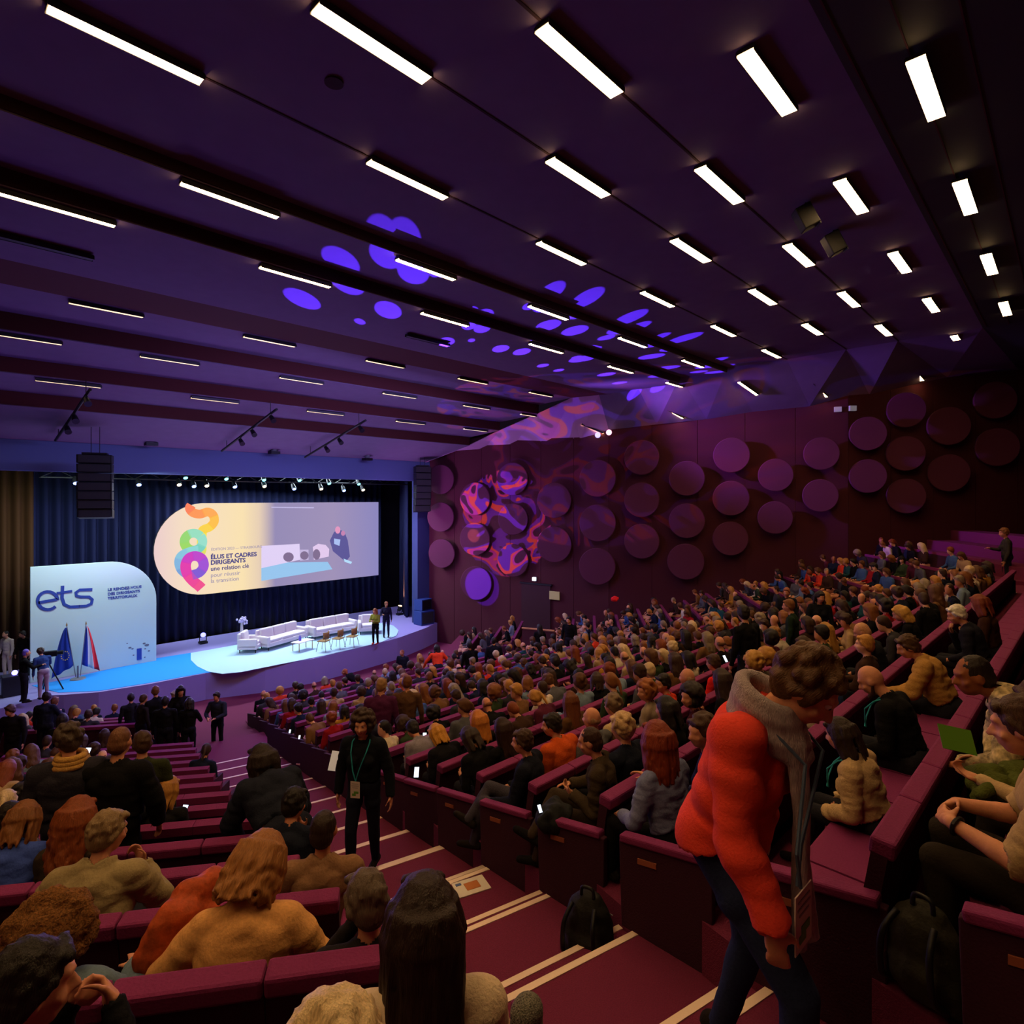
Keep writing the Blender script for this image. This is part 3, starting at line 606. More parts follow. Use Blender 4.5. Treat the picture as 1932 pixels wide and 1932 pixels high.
o = empty('water_carafe', on_stage(566, 1226) + Vector((0, 0, .415)), 0, 'small bluish carafe on the coffee table on stage', 'carafe')
MB().tube([(0, 0, 0), (0, 0, .14), (0, 0, .2), (0, 0, .24)], [.06, .06, .03, .035], 12).build('body', mat('carafe_glass', (120, 110, 220), .2), o)
MB().tube([(0, 0, .235), (0, 0, .26)], [.03, .02], 10).build('stopper', M_WHITE, o)
o = empty('flower_bouquet', on_stage(461, 1214) + Vector((0, .3, 0)), 0, 'white flowers in a stand behind the left stage armchair', 'flowers')
MB().tube([(0, 0, 0), (0, 0, .95)], [.1, .05], 10).build('stand', M_WHITE, o)
mb = MB()
for i in range(26): mb.ball((random.gauss(0, .11), random.gauss(0, .11), 1.05 + random.gauss(0, .08)), .06, 6)
mb.build('blossoms', mat('blossom', (220, 210, 250), .8), o)
# flags
po = at_h(147, 1281, SZ + .012)
o = empty('flag_stand', po, 0, 'double flag stand with round base on the blue carpet', 'flag stand')
MB().tube([(0, 0, 0), (0, 0, .03), (0, 0, .05)], [.26, .24, .06], 20).build('base', M_GREY, o)
MB().tube([(0, 0, .04), (0, 0, .5)], .03, 8).build('socket', M_GREY, o)
def flag(px0, py0, lab, cols, wdt, out):
    top = at_w(px0, py0, po.y) - Vector(po); base = Vector((out * .05, 0, .1)); f = empty('flag', po + Vector((out * .02, -.02, 0)), 0, lab, 'flag', 'flags on the stage')
    MB().tube([base, top], .014, 8).build('pole', M_GREY, f); MB().tube([top, top + Vector((0, 0, .12))], [.03, .004], 8).build('finial', M_TAN, f)
    N, Mv = 22, 14; vs = []; fs = []
    ax = (top - base).normalized()
    for i in range(N + 1):
        t = i / N
        for j in range(Mv + 1):
            s = j / Mv; z = top + (base - top) * (.04 + .74 * s); sp_ = wdt * (.10 + .9 * s ** .8) * t
            vs.append(z + Vector((sp_ * out, .05 * math.sin(t * 14 + s * 2) * (.3 + s), -.22 * t * s * 1.6)))
    mb = MB(); per = N // len(cols)
    mi = []
    for i in range(N):
        for j in range(Mv): fs.append((i * (Mv + 1) + j, (i + 1) * (Mv + 1) + j, (i + 1) * (Mv + 1) + j + 1, i * (Mv + 1) + j + 1)); mi.append(min(len(cols) - 1, i * len(cols) // N))
    mb.add(vs, fs); mb.mi = mi; c = mb.build('cloth', [mat('flag_' + '_'.join(map(str, k)), k, .8) for k in cols], f, smooth=True); s = c.modifiers.new('s', 'SOLIDIFY'); s.thickness = .006
    return f, c, top, base
flag(161, 1178, 'blue, white and red national flag hanging from the right pole', [(40, 60, 170), (238, 238, 240), (226, 44, 60)], .58, 1)
f, c, top, base = flag(127, 1180, 'dark blue flag with ring of gold stars on the left pole', [(36, 60, 150)], .68, -1)
sb = MB()
for k in range(12):
    a = 2 * math.pi * k / 12; q = top + (base - top) * .5 + Vector((-.2 + .12 * math.cos(a), -.075, -.12 + .16 * math.sin(a)))
    sb.ball(q, (.02, .006, .02), 6)
sb.build('star_ring', mat('gold_stars', (240, 200, 60), .7), f)
# floor lamps and loudspeakers at the stage sides
def box_thing(name, px, py, sz, lab, cat, m, w=None, rz=0, face=None):
    p = at_h(px, py, SZ + .01); o = empty(name, p, rz, lab, cat); MB().box((0, 0, sz[2] / 2), sz).build('cabinet', m, o, bevel=.02)
    MB().box((0, -sz[1] / 2 - .006, sz[2] / 2), (sz[0] * .86, .012, sz[2] * .8)).build('grille', face or mat('speaker_grille', (44, 44, 46), .7), o); return o
box_thing('floor_loudspeaker', 800, 1177, (.9, .7, .75), 'blue lit loudspeaker on the stage right side, lower of two', 'loudspeaker', mat('spk_blue', (40, 60, 120), .5))
p = at_h(800, 1177, SZ); o = empty('floor_loudspeaker', p + Vector((.0, .1, .77)), R_(10), 'loudspeaker stacked upon the lower one at the stage right side', 'loudspeaker')
MB().box((0, 0, .3), (.8, .6, .6)).build('cabinet', mat('spk_blue', (40, 60, 120), .5), o, bevel=.02); MB().box((0, -.31, .3), (.7, .02, .5)).build('grille', M_BLACK, o)
def floor_spot(px, py, lab, lens, tgt):
    p = at_h(px, py, SZ + .01); o = empty('floor_spotlight', p, 0, lab, 'spotlight', 'spotlights standing on the stage floor')
    MB().box((0, 0, .05), (.34, .3, .1)).build('base', M_BLACK, o, bevel=.01); d = (Vector(tgt) - p).normalized()
    for s in (-1, 1): MB().tube([(s * .15, 0, .1), (s * .15, 0, .36)], .02, 6).build('yoke', M_BLACK, o)
    c = Vector((0, 0, .38)); MB().tube([c - d * .16, c + d * .16], [.09, .13], 12).build('head', M_BLACK, o); MB().tube([c + d * .15, c + d * .18], [.12, .1], 12).build('lens', lens, o); return p + Vector((0, 0, .4)) + d * .25
q = floor_spot(383, 1214, 'small violet glowing spotlight at the back of the stage', em('lens_violet', (110, 110, 255), 5), (9, 25, 3))
q = floor_spot(754, 1160, 'orange beam spotlight at the right side of the stage', em('lens_orange', (255, 190, 130), 6), (21.4, 28.0, 5.5))
lamp('orange_beam', 'SPOT', q, (21.7, 28.6, 4.4), (1, .36, .1), 900, .05, spot=26, blend=.4)
box_thing('stage_monitor', 142, 1326, (.75, .5, .5), 'dark stage monitor box in front of the stage below the flags', 'loudspeaker', mat('navy_box', (30, 34, 70), .6)).location.z = CZ - 7.9
# ------------------------------------------------------------------ seat rows
SEATS = []          # (block, k, t, position of the seat foot, facing rz)
def seat_row(B, d, t0, t1, drop, label, seams=True):
    if t1 < t0: t0, t1 = t1, t0
    e, n = B.e, B.n; rz = math.atan2(e.y, e.x) if B is not BL else math.atan2(-e.y, -e.x)
    L = t1 - t0; org = B.p((t0 + t1) / 2, d, CZ - drop)
    o = empty('seat_row', org, rz, label, 'seat row', 'burgundy seat rows'); N = max(1, round(L / .55)); w = L / N
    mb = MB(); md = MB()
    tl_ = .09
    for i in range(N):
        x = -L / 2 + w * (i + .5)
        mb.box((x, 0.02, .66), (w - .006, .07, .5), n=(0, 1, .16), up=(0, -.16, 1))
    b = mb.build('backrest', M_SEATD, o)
    rail = MB()
    for i in range(N): rail.box((-L / 2 + w * (i + .5), -.025, .905), (w - .004, .11, .085), n=(0, 1, .1), up=(0, -.1, 1))
    rl = rail.build('top_rail', M_SEAT, b); 
    if seams: rl_b = rl.modifiers.new('bevel', 'BEVEL'); rl_b.width = .016; rl_b.segments = 2
    sc = MB()
    for i in range(N): sc.box((-L / 2 + w * (i + .5), .30, .35), (w - .02, .44, .1))
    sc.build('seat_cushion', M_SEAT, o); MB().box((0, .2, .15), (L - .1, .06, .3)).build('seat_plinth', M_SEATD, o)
    for s in (-1, 1):
        x = s * (L / 2 + .03); p = MB(); P = [(x, -.06, 0), (x, .56, 0), (x, .60, .56), (x, .52, .62), (x, .10, .66), (x, -.02, .95), (x, -.08, .95)]
        P = [(x, -.06, 0), (x, .58, 0), (x, .6, .57), (x, .02, .67), (x, -.06, .67)]
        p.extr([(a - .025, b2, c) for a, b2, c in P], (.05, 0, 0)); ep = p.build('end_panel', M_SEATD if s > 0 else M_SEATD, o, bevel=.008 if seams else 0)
        if seams:
            MB().box((x, .28, .635), (.085, .62, .05), n=(0, 1, -.16), up=(0, .16, 1)).build('armrest', M_SEAT, ep, bevel=.012)
            MB().box((x + s * .03, .38, .5), (.008, .14, .035), n=(0, 1, -.16)).build('number_plate', mat('brass_plate', (150, 84, 60), .5), ep)
    return o, N, w
def seats_on(B, d, t0, t1, drop, k, N, w):
    for i in range(N):
        t = min(t0, t1) + w * (i + .5); p = B.p(t, d + .27, CZ - drop); rz = math.atan2(B.n.y, B.n.x) - math.pi / 2
        SEATS.append(dict(B=B, k=k, i=i, t=t, p=p, rz=rz)) if not outside(p.x, p.y, .35) else None
for k in range(-1, 16):
    d = BC.row(k); a, b = c_edges(d)
    o, N, w = seat_row(BC, d, a + .06, b - .06, Dc(d), f'long burgundy seat row in the centre block, {ordinal(k + 2)} row from the camera', k < 7)
    if k >= 0: seats_on(BC, d, a + .06, b - .06, Dc(d), k, N, w)
    for B, P, A, nm, ext in ((BL, PL, AX, 'left', 12.5), (BR, PR, AXR, 'right', 8)):
        if k > 14 or (B is BR and k < 1): continue
        d = B.row(k); t0 = B.edge_t(d, P, A) + .06; L_ = ext
        if B is BR:      # stop before the wall
            L_ = 0
            while L_ < 12:
                q = B.p(t0 + L_ + .9, d)
                ok = True
                for i in range(3):
                    a2, b2 = Vector(WR[i]), Vector(WR[i + 1]); n2 = Vector((-(b2 - a2).y, (b2 - a2).x)).normalized()
                    if (Vector((q.x, q.y)) - a2).dot(n2) > 0 and min(a2.y, b2.y) - .5 <= q.y <= max(a2.y, b2.y) + .5: ok = False
                if not ok: break
                L_ += .55
            if L_ < 1.5: continue
        else:
            L_ = 12.65
            while L_ > 2 and outside(*B.p(t0 + L_, d)[:2], .3): L_ -= .55
        o, N, w = seat_row(B, d, t0, t0 + L_, Dl(d), f'long burgundy seat row in the {nm} block, {ordinal(k + 2)} row from the camera', k < 5 and B is BL)
        seats_on(B, d, t0, t0 + L_, Dl(d), k, N, w)
for i, d in enumerate(FRONT):
    a, b = c_edges(d); dr = (6.95, 7.2, 7.45)[i]
    o, N, w = seat_row(BC, d, a + .1, b - .1, dr, f'burgundy seat row of the front centre section, {ordinal(3 - i)} from the stage', False); seats_on(BC, d, a + .1, b - .1, dr, 20 + i, N, w)
    for B, P, A, nm in ((BL, PL, AX, 'left'), (BR, PR, AXR, 'right')):
        d2 = 17.3 + i; dr = (6.9, 7.15, 7.4)[i]; t0 = B.edge_t(d2, P, A) + .1; L_ = (6.5, 5.5, 4.5)[i] if B is BL else (3.6, 3.0, 2.4)[i]
        o, N, w = seat_row(B, d2, t0, t0 + L_, dr, f'burgundy seat row of the front {nm} section, {ordinal(3 - i)} from the stage', False); seats_on(B, d2, t0, t0 + L_, dr, 20 + i, N, w)
# ------------------------------------------------------------------ people
def V(*a): return Vector(a)
class Fig:
    """capsules and ellipsoids that are fused into one skin"""
    def __init__(s): s.P = []
    def cap(s, a, ra, b, rb, tg): s.P.append(('c', Vector(a), ra, Vector(b), rb, tg))
    def ell(s, c, r, tg, rot=None): s.P.append(('e', Vector(c), Vector(r), rot or Matrix.Identity(3), None, tg))
def _caps_mesh(P, seg):
    mb = MB()
    for q in P:
        if q[0] == 'c':
            a, ra, b, rb = q[1:5]; d = b - a
            if d.length < 1e-5: mb.ball(a, ra, seg); continue
            t = d.normalized(); pts = []; rs = []
            for an in (-80, -50, -20): pts.append(a + t * (ra * math.sin(R_(an)))); rs.append(ra * math.cos(R_(an)))
            for an in (20, 50, 80): pts.append(b + t * (rb * math.sin(R_(an)))); rs.append(rb * math.cos(R_(an)))
            mb.tube(pts, rs, seg)
        else: mb.ball(q[1], tuple(q[2]), seg + 4, q[3])
    return mb
def fuse(P, vox, smooth=5, seg=12, name='skin'):
    mb = _caps_mesh(P, seg); o = mb.build('tmp', M_BLACK); 
    r = o.modifiers.new('r', 'REMESH'); r.mode = 'VOXEL'; r.voxel_size = vox; r.adaptivity = 0
    s = o.modifiers.new('s', 'SMOOTH'); s.factor = .5; s.iterations = smooth
    dg = bpy.context.evaluated_depsgraph_get(); dg.update()
    me = bpy.data.meshes.new_from_object(o.evaluated_get(dg)); me.name = name; old = o.data; bpy.data.objects.remove(o); bpy.data.meshes.remove(old)
    me.materials.clear(); me.polygons.foreach_set('use_smooth', [True] * len(me.polygons)); return me
def arr(me):
    n = len(me.vertices); v = np.empty(n * 3, np.float32); me.vertices.foreach_get('co', v); v = v.reshape(-1, 3)
    m = len(me.polygons); c = np.empty(m * 3, np.float32); me.polygons.foreach_get('center', c); return v, c.reshape(-1, 3)
def push(me, amt=0., mask=None, nz=0., sc=(1, 1, 1), world=False):
    n = len(me.vertices); co = np.empty(n * 3, np.float32); me.vertices.foreach_get('co', co); co = co.reshape(-1, 3); no = np.empty(n * 3, np.float32); me.vertices.foreach_get('normal', no); no = no.reshape(-1, 3)
    d = np.full(n, float(amt))
    if nz: d += nz * np.array([noise.noise(Vector((c[0] * sc[0], c[1] * sc[1], c[2] * sc[2]))) for c in co.tolist()])
    if mask is not None: d = np.where(mask, d, 0)
    me.vertices.foreach_set('co', (co + no * d[:, None]).astype(np.float32).ravel()); me.update()
def classify(me, P):
    _, c = arr(me); best = np.full(len(c), 1e9); out = np.zeros(len(c), int); tags = []
    for q in P:
        if q[5] not in tags: tags.append(q[5])
        if q[0] == 'c':
            a = np.array(q[1]); b = np.array(q[3]); d = b - a; L2 = max(1e-9, d @ d); t = np.clip(((c - a) @ d) / L2, 0, 1)
            dist = np.linalg.norm(c - (a + t[:, None] * d), axis=1) - (q[2] + (q[4] - q[2]) * t)
        else:
            R = np.array(q[3]); l = (c - np.array(q[1])) @ R; r = np.array(q[2]); k = np.linalg.norm(l / r, axis=1); dist = (k - 1) * min(r) * 1.2
        w = dist < best; best[w] = dist[w]; out[w] = tags.index(q[5])
    return out, tags
def shell(me, sel, off, amp=0., fs=9., stretch=(1, 1, 1), name='garment', seed=0, hem=0):
    """a garment: the chosen faces lifted off the body, with folds"""
    bm = bmesh.new(); bm.from_mesh(me); bm.faces.ensure_lookup_table(); bm.normal_update()
    bmesh.ops.delete(bm, geom=[f for f, s in zip(bm.faces, sel) if not s], context='FACES')
    m0 = bpy.data.meshes.new('t'); bm.to_mesh(m0); nv = len(m0.vertices); n_s = 16 if amp > .005 and nv > 9000 else (5 if nv > 3000 else 1)
    co = np.empty(nv * 3, np.float32); m0.vertices.foreach_get('co', co); co = co.reshape(-1, 3).astype(float)
    ed = np.empty(len(m0.edges) * 2, np.int32); m0.edges.foreach_get('vertices', ed); ed = ed.reshape(-1, 2); le = np.empty(len(m0.loops), np.int32); m0.loops.foreach_get('edge_index', le)
    bd = np.zeros(nv, bool); bd[ed[np.bincount(le, minlength=len(ed)) == 1].ravel()] = True; dg_ = np.maximum(1, np.bincount(ed.ravel(), minlength=nv))
    for _ in range(n_s):
        av = np.stack([np.bincount(ed[:, 0], co[ed[:, 1], k], nv) + np.bincount(ed[:, 1], co[ed[:, 0], k], nv) for k in range(3)], 1) / dg_[:, None]; co = np.where(bd[:, None], co, co * .45 + av * .55)
    bpy.data.meshes.remove(m0); bm.verts.ensure_lookup_table()
    for v, c_ in zip(bm.verts, co): v.co = c_
    bm.normal_update()
    for v in bm.verts:
        k = 0
        if amp:
            p = Vector((v.co.x * stretch[0], v.co.y * stretch[1], v.co.z * stretch[2])) * fs + Vector((seed * 7.1, 0, 0)); k = noise.noise(p) + .5 * noise.noise(p * 2.1)
        edge = any(e.is_boundary for e in v.link_edges)
        v.co += v.normal * (off * (.35 if edge else 1) + amp * k)
    m2 = bpy.data.meshes.new(name); bm.to_mesh(m2); bm.free(); m2.polygons.foreach_set('use_smooth', [True] * len(m2.polygons)); return m2
def head_prims(hm, look=1.0, tg='skin', fine=True, female=False):
    """hm: 4x4 head frame, origin at the skull centre, +Y is the face"""
    R = hm.to_3x3(); T = lambda x, y, z: hm @ Vector((x, y, z)); P = []
    P.append(('e', T(0, -.012, .012), V(.077, .097, .108), R, None, tg)); P.append(('e', T(0, .022, -.045), V(.062, .070, .078), R, None, tg))
    P.append(('e', T(0, .045, -.088), V(.036, .036, .028), R, None, tg))
    if fine:
        P.append(('c', T(0, .085, .012), .011, T(0, .112, -.028), .015, tg)); P.append(('c', T(-.012, .098, -.03), .011, T(.012, .098, -.03), .011, tg))
        for s in (-1, 1):
            P.append(('e', T(s * .08, -.006, -.012), V(.010, .022, .032), R, None, tg)); P.append(('c', T(s * .012, .088, .03), .011, T(s * .045, .074, .032), .010, tg))
            P.append(('e', T(s * .042, .062, -.03), V(.024, .022, .022), R, None, tg))
        P.append(('c', T(-.018, .086, -.056), .009, T(.018, .086, -.056), .009, tg)); P.append(('c', T(-.015, .084, -.068), .009, T(.015, .084, -.068), .009, tg))
    return P
def hand_prims(wr, d, pn, side, curl=.5, tg='hand', k=1.0, point=False, spread=1.0):
    """wrist, direction, palm normal; side +1 means the thumb leaves towards d x pn * side"""
    d = Vector(d).normalized(); pn = Vector(pn); pn = (pn - d * pn.dot(d)).normalized(); x = d.cross(pn) * side; P = []
    wr = Vector(wr); R = Matrix((x, d, pn)).transposed()
    P.append(('e', wr + d * .045 * k, V(.037, .052, .017) * k, R, None, tg)); P.append(('c', wr - d * .01, .024 * k, wr + d * .03 * k, .026 * k, tg))
    for i, (o_, L) in enumerate([(.029, .070), (.010, .080), (-.010, .075), (-.028, .058)]):
        c = curl * (1.0 + .12 * i) if not (point and i == 0) else .12
        a = wr + d * .086 * k + x * o_ * k; f = (d + x * .06 * o_ * 30 * spread * .3).normalized()
        def bend(v, q): return (v * math.cos(q) + pn * math.sin(q)).normalized()
        f1 = bend(f, c * .6); b = a + f1 * L * .5 * k; f2 = bend(f, c * 1.5); e = b + f2 * L * .32 * k; f3 = bend(f, c * 2.3); g = e + f3 * L * .25 * k
        P += [('c', a, .0095 * k, b, .0088 * k, tg), ('c', b, .0088 * k, e, .0082 * k, tg), ('c', e, .0082 * k, g, .0072 * k, tg)]
    a = wr + d * .02 * k + x * .026 * k; b = a + (d * .55 + x * .75 + pn * .25).normalized() * .038 * k; e = b + (d * .9 + x * .25 + pn * .35 * (1 + curl)).normalized() * .032 * k; g = e + (d * .85 - x * .05 * curl + pn * .5 * (1 + curl)).normalized() * .026 * k
    P += [('c', a, .014 * k, b, .012 * k, tg), ('c', b, .011 * k, e, .010 * k, tg), ('c', e, .010 * k, g, .008 * k, tg)]
    return P
def pose_fig(pz, fine=True):
    """pz: dict of the pose; returns prims and the head frame. Facing +Y, origin on the floor under the pelvis."""
    P = []; hip = V(*pz.get('hip', (0, 0, .47))); lean = R_(pz.get('lean', 5)); sl = R_(pz.get('side', 0)); tw = R_(pz.get('twist', 0)); B = pz.get('bulk', 1.0); fem = pz.get('fem', False)
    up = V(math.sin(sl), math.sin(lean) * math.cos(sl), math.cos(lean) * math.cos(sl)).normalized(); rt = V(math.cos(tw), math.sin(tw), 0); rt = (rt - up * rt.dot(up)).normalized(); fw = up.cross(rt)
    hr = V(1, 0, 0)
    R = Matrix((rt, fw, up)).transposed(); curve = pz.get('curve', .0)
    def T(x, y, z): return hip + rt * x + fw * (y + curve * (z / .5) ** 2) + up * z
    sw = .175 if fem else .195
    P.append(('e', hip + V(0, -.01, .02), V(.172 * (1.04 if fem else .98), .125, .115) * B, Matrix.Identity(3), None, 'top' if pz.get('longtop') else 'legs'))
    P.append(('e', T(0, .0, .13), V(.14 * B, .108 * B, .13), R, None, 'top'))
    P.append(('e', T(0, -.005, .24), V(.150 * B, .112 * B, .16), R, None, 'top')); P.append(('e', T(0, -.01, .36), V(.168 * B, .112 * B, .125), R, None, 'top'))
    for s in (-1, 1): P.append(('c', T(s * .105 * B, -.005, .37), .082 * B, T(s * .075 * B, 0, .10), .085 * B, 'top'))
    P.append(('c', T(0, -.034, .40), .092 * B, T(0, -.026, .08), .095 * B, 'top'))
    P.append(('c', T(-sw + .03, -.01, .445), .055 * B, T(sw - .03, -.01, .445), .055 * B, 'top'))
    if fem:
        for s in (-1, 1): P.append(('e', T(s * .07, .085, .30), V(.06, .05, .06), R, None, 'top'))
    for s in (-1, 1): P.append(('c', T(s * .06, -.015, .475), .05, T(s * .02, -.01, .51), .045, 'top'))
    nb = T(0, -.005, .48); hy, hp, hrl = [R_(a) for a in pz.get('head', (0, 10, 0))]    # yaw(+left), pitch down, roll
    Hd = Matrix.Rotation(hy, 3, 'Z') @ Matrix.Rotation(-hp, 3, 'X') @ Matrix.Rotation(hrl, 3, 'Y')
    neck_dir = (up * 1.0 + fw * (.15 + .55 * math.sin(max(0, hp))) ).normalized(); hc = nb + neck_dir * .125 + (Hd @ V(0, .018, .085))
    base = Matrix.Rotation(tw, 3, 'Z'); Hd = base @ Hd
    hc = nb + neck_dir * .115 + (Hd @ V(0, .02, .085)); hm = Matrix.Translation(hc) @ Hd.to_4x4()
    P.append(('c', nb + up * .01, .052, hm @ V(0, -.02, -.05), .053, 'neck')); P.append(('c', nb - up * .05, .068, nb + up * .002, .062, 'top')); P += head_prims(hm, fine=fine)
    # arms: each given as (elbow offset, wrist offset) from the shoulder in the body frame (x outwards, y forward, z up)
    for s, key in ((1, 'armR'), (-1, 'armL')):
        a = pz.get(key, ((.06, .04, -.26), (-.04, .26, -.30))); sh = T(s * sw, -.01, .435)
        el = sh + rt * (s * a[0][0]) + fw * a[0][1] + up * a[0][2]; el = sh + (el - sh).normalized() * .285
        wv = sh + rt * (s * a[1][0]) + fw * a[1][1] + up * a[1][2]; wv = el + (wv - el).normalized() * .25
        P.append(('c', sh, .062 * B, el, .044 * B, 'top')); P.append(('c', el, .043 * B, el.lerp(wv, .3), .042 * B, 'sleeve')); P.append(('c', el.lerp(wv, .3), .041 * B, wv, .029, 'sleeve'))
        hd = a[2] if len(a) > 2 else {}
        d = hd.get('d'); d = (rt * (s * d[0]) + fw * d[1] + up * d[2]) if d else (wv - el); pn = hd.get('pn', (-.3, 0, -1)); pn = rt * (s * pn[0]) + fw * pn[1] + up * pn[2]
        P += hand_prims(wv, d, pn, hd.get('side', 1) * s, hd.get('curl', .45), k=hd.get('k', 1.0))
    for s, key in ((1, 'legR'), (-1, 'legL')):
        l = pz.get(key)
        if l is None: l = ((.11, .43, .47), (.12, .47, .08), 0)
        hj = hip + V(s * .09, 0, -.02); kn = V(s * l[0][0] + hip.x * 0, l[0][1], l[0][2]); an = V(s * l[1][0], l[1][1], l[1][2])
        P.append(('c', hj, .088 * B, kn, .060, 'legs')); P.append(('e', hj.lerp(kn, .35), V(.085, .085, .085) * B, Matrix.Identity(3), None, 'legs'))
        P.append(('c', kn, .058, kn.lerp(an, .35), .057, 'legs')); P.append(('c', kn.lerp(an, .35), .057, an, .040, 'legs'))
        fa = R_(l[2]); fd = V(math.sin(fa) * 1, math.cos(fa), l[3] if len(l) > 3 else 0).normalized(); P.append(('c', an + V(0, 0, -.03) - fd * .05, .038, an + fd * .13 + V(0, 0, -.045), .032, 'shoe' + key[-1])); P.append(('c', an + fd * .08 + V(0, 0, -.04), .038, an + fd * .17 + V(0, 0, -.05), .028, 'shoe' + key[-1]))
    return P, hm
# ---- hair in the head frame
def hair_prims(style, seed=0, L=.2):
    rnd = random.Random(seed); P = []
    def E(c, r): P.append(('e', Vector(c), Vector(r), Matrix.Identity(3), None, 'h'))
    def C(a, ra, b, rb): P.append(('c', Vector(a), ra, Vector(b), rb, 'h'))
    if style == 'bald':
        for s in (-1, 1): E((s * .058, -.045, -.012), (.026, .05, .042))
        E((0, -.075, -.02), (.058, .04, .04)); return P
    E((0, -.022, .03), (.087, .102, .102)); E((0, -.05, -.02), (.080, .072, .085))
    if style in ('long', 'wavy', 'bob'): E((0, -.022, .036), (.093, .106, .106))
    for s in (-1, 1): C((s * .07, .028, .035), .020, (s * .076, -.03, -.02), .026)
    C((-.045, .06, .085), .022, (.045, .06, .085), .022)
    if style == 'short':
        for i in range(60):
            v = V(rnd.gauss(0, 1), rnd.gauss(-.3, 1), rnd.gauss(.5, 1)).normalized(); q = V(v.x * .078, -.026 + v.y * .092, .028 + v.z * .094)
            if (q.y > .03 and q.z < .08) or q.z < -.06: continue
            C(q, .016, q + V(rnd.uniform(-.01, .01), rnd.uniform(-.012, .012), -.012), .014)
    if style == 'crop': P[:] = P[:2]; P[0] = ('e', V(0, -.022, .024), V(.083, .098, .1), Matrix.Identity(3), None, 'h')
    if style in ('bob', 'long', 'wavy'):
        Ln = {'bob': .17, 'long': L, 'wavy': L}[style]
        for i in range(58 if style != 'bob' else 40):
            a = R_(rnd.uniform(150, 390)); rr = rnd.uniform(.85, 1.12); x, y = math.cos(a) * .085 * rr, -.035 + math.sin(a) * .09 * rr; y = min(y, .055)
            p0 = V(x * .62, y * .6 - .01, .088); pm = V(x * .93, y * .92 - .010, .055); C(p0, .008, pm, .012); p1 = V(x * 1.12, y * 1.07 - .005, -.01); Ln_ = Ln * rnd.uniform(.8, 1.1); p0 = pm; ph = rnd.uniform(0, 6); am = .012 if style == 'wavy' else .004
            n = 5; prev = p1; C(p0, .022, p1, .024)
            for k in range(1, n + 1):
                q = V(x * (1.12 + .10 * k / n) + am * math.sin(ph + k * 2.2), y * 1.05 - .006 * k + am * math.cos(ph + k * 1.7), -.01 - Ln_ * k / n); C(prev, .0225 - .0022 * k, q, .020 - .0026 * k); prev = q
    if style == 'curly':
        for i in range(150):
            v = V(rnd.gauss(0, 1), rnd.gauss(0, 1), rnd.gauss(.2, 1)).normalized(); q = V(v.x * .12, -.03 + v.y * .12, .015 + v.z * .125)
            if q.y > .045 and q.z < .07 and abs(q.x) < .085: continue
            if q.z < -.1: continue
            P.append(('e', q, V(.026, .026, .026), Matrix.Identity(3), None, 'h'))
    if style == 'fluffy':
        for i in range(80):
            v = V(rnd.gauss(0, 1), rnd.gauss(0, 1), rnd.gauss(.3, 1)).normalized(); q = V(v.x * .09, -.03 + v.y * .1, .03 + v.z * .1)
            if q.y > .035 and q.z < .07: continue
            if q.z < -.05: continue
            P.append(('e', q, V(.024, .024, .024), Matrix.Identity(3), None, 'h'))
    if style == 'bun': E((0, -.13, .03), (.045, .04, .045))
    if style == 'pony':
        prev = V(0, -.12, .04)
        for k in range(1, 6): q = V(.01 * math.sin(k), -.14 - .006 * k, .04 - .045 * k); C(prev, .03, q, .028 - .002 * k); prev = q
    return P
def hair_mat(rgb):
    nm = 'hair_' + '_'.join(map(str, rgb))
    if nm in _m: return _m[nm]
    m = mat(nm, rgb, .55, .6, 55, .26, stretch=(4, 4, .5), spec=.35); return m
def skin_mat(rgb): return mat('skin_' + '_'.join(map(str, rgb)), rgb, .6, .15, 60, .05)
def cloth_mat(rgb, kind='cloth', **k): return mat(kind + '_' + '_'.join(map(str, rgb)), rgb, .92, k.get('bump', .35), k.get('scale', 70), k.get('var', .1), spec=.1)
SK = [(206, 140, 108), (214, 150, 116), (196, 128, 94), (224, 166, 134), (150, 92, 62)]
_cache = {}
def link(me, name, parent, mats, mw=None):
    if not me.materials:
        for _ in (mats if isinstance(mats, list) else [mats]): me.materials.append(None)
    o = bpy.data.objects.new(name, me); COL.objects.link(o)
    for i, m in enumerate(mats if isinstance(mats, list) else [mats]):
        if i < len(o.material_slots): o.material_slots[i].link = 'OBJECT'; o.material_slots[i].material = m
    if parent is not None: o.parent = parent
    if mw is not None: o.matrix_local = mw
    return o
def variant(key, pz, vox, fine):
    if key in _cache: return _cache[key]
    P, hm = pose_fig(pz, fine); me = fuse(P, vox, 4 if vox < .015 else 2, 12 if vox < .02 else 8, 'body'); cl, tg = classify(me, P); g = lambda *n: np.isin(cl, [tg.index(x) for x in n if x in tg])
    slot = np.zeros(len(cl), int); me.materials.append(None)
    bare = pz.get('bare', False); topsel = g('top') if bare else g('top', 'sleeve')
    amp = pz.get('amp', .008); top = shell(me, topsel, pz.get('puff', .012), amp, pz.get('fold', 9), (1, 1, 2.0), 'top', sum(map(ord, str(key))) % 50)
    legs = shell(me, g('legs'), .009, .004, 10, (1, 1, .6), 'trousers'); shoe = [shell(me, g('shoe' + q), .006, 0, name='shoe') for q in 'RL']
    covered = g('legs', 'shoeR', 'shoeL') | topsel; dv = np.zeros(len(me.vertices), bool); kv = np.zeros(len(me.vertices), bool)
    for p_, c_ in zip(me.polygons, covered):
        (dv if c_ else kv)[list(p_.vertices)] = True
    push(me, -.010, dv & ~kv)
    _cache[key] = (me, top, legs, shoe, hm, P); return _cache[key]
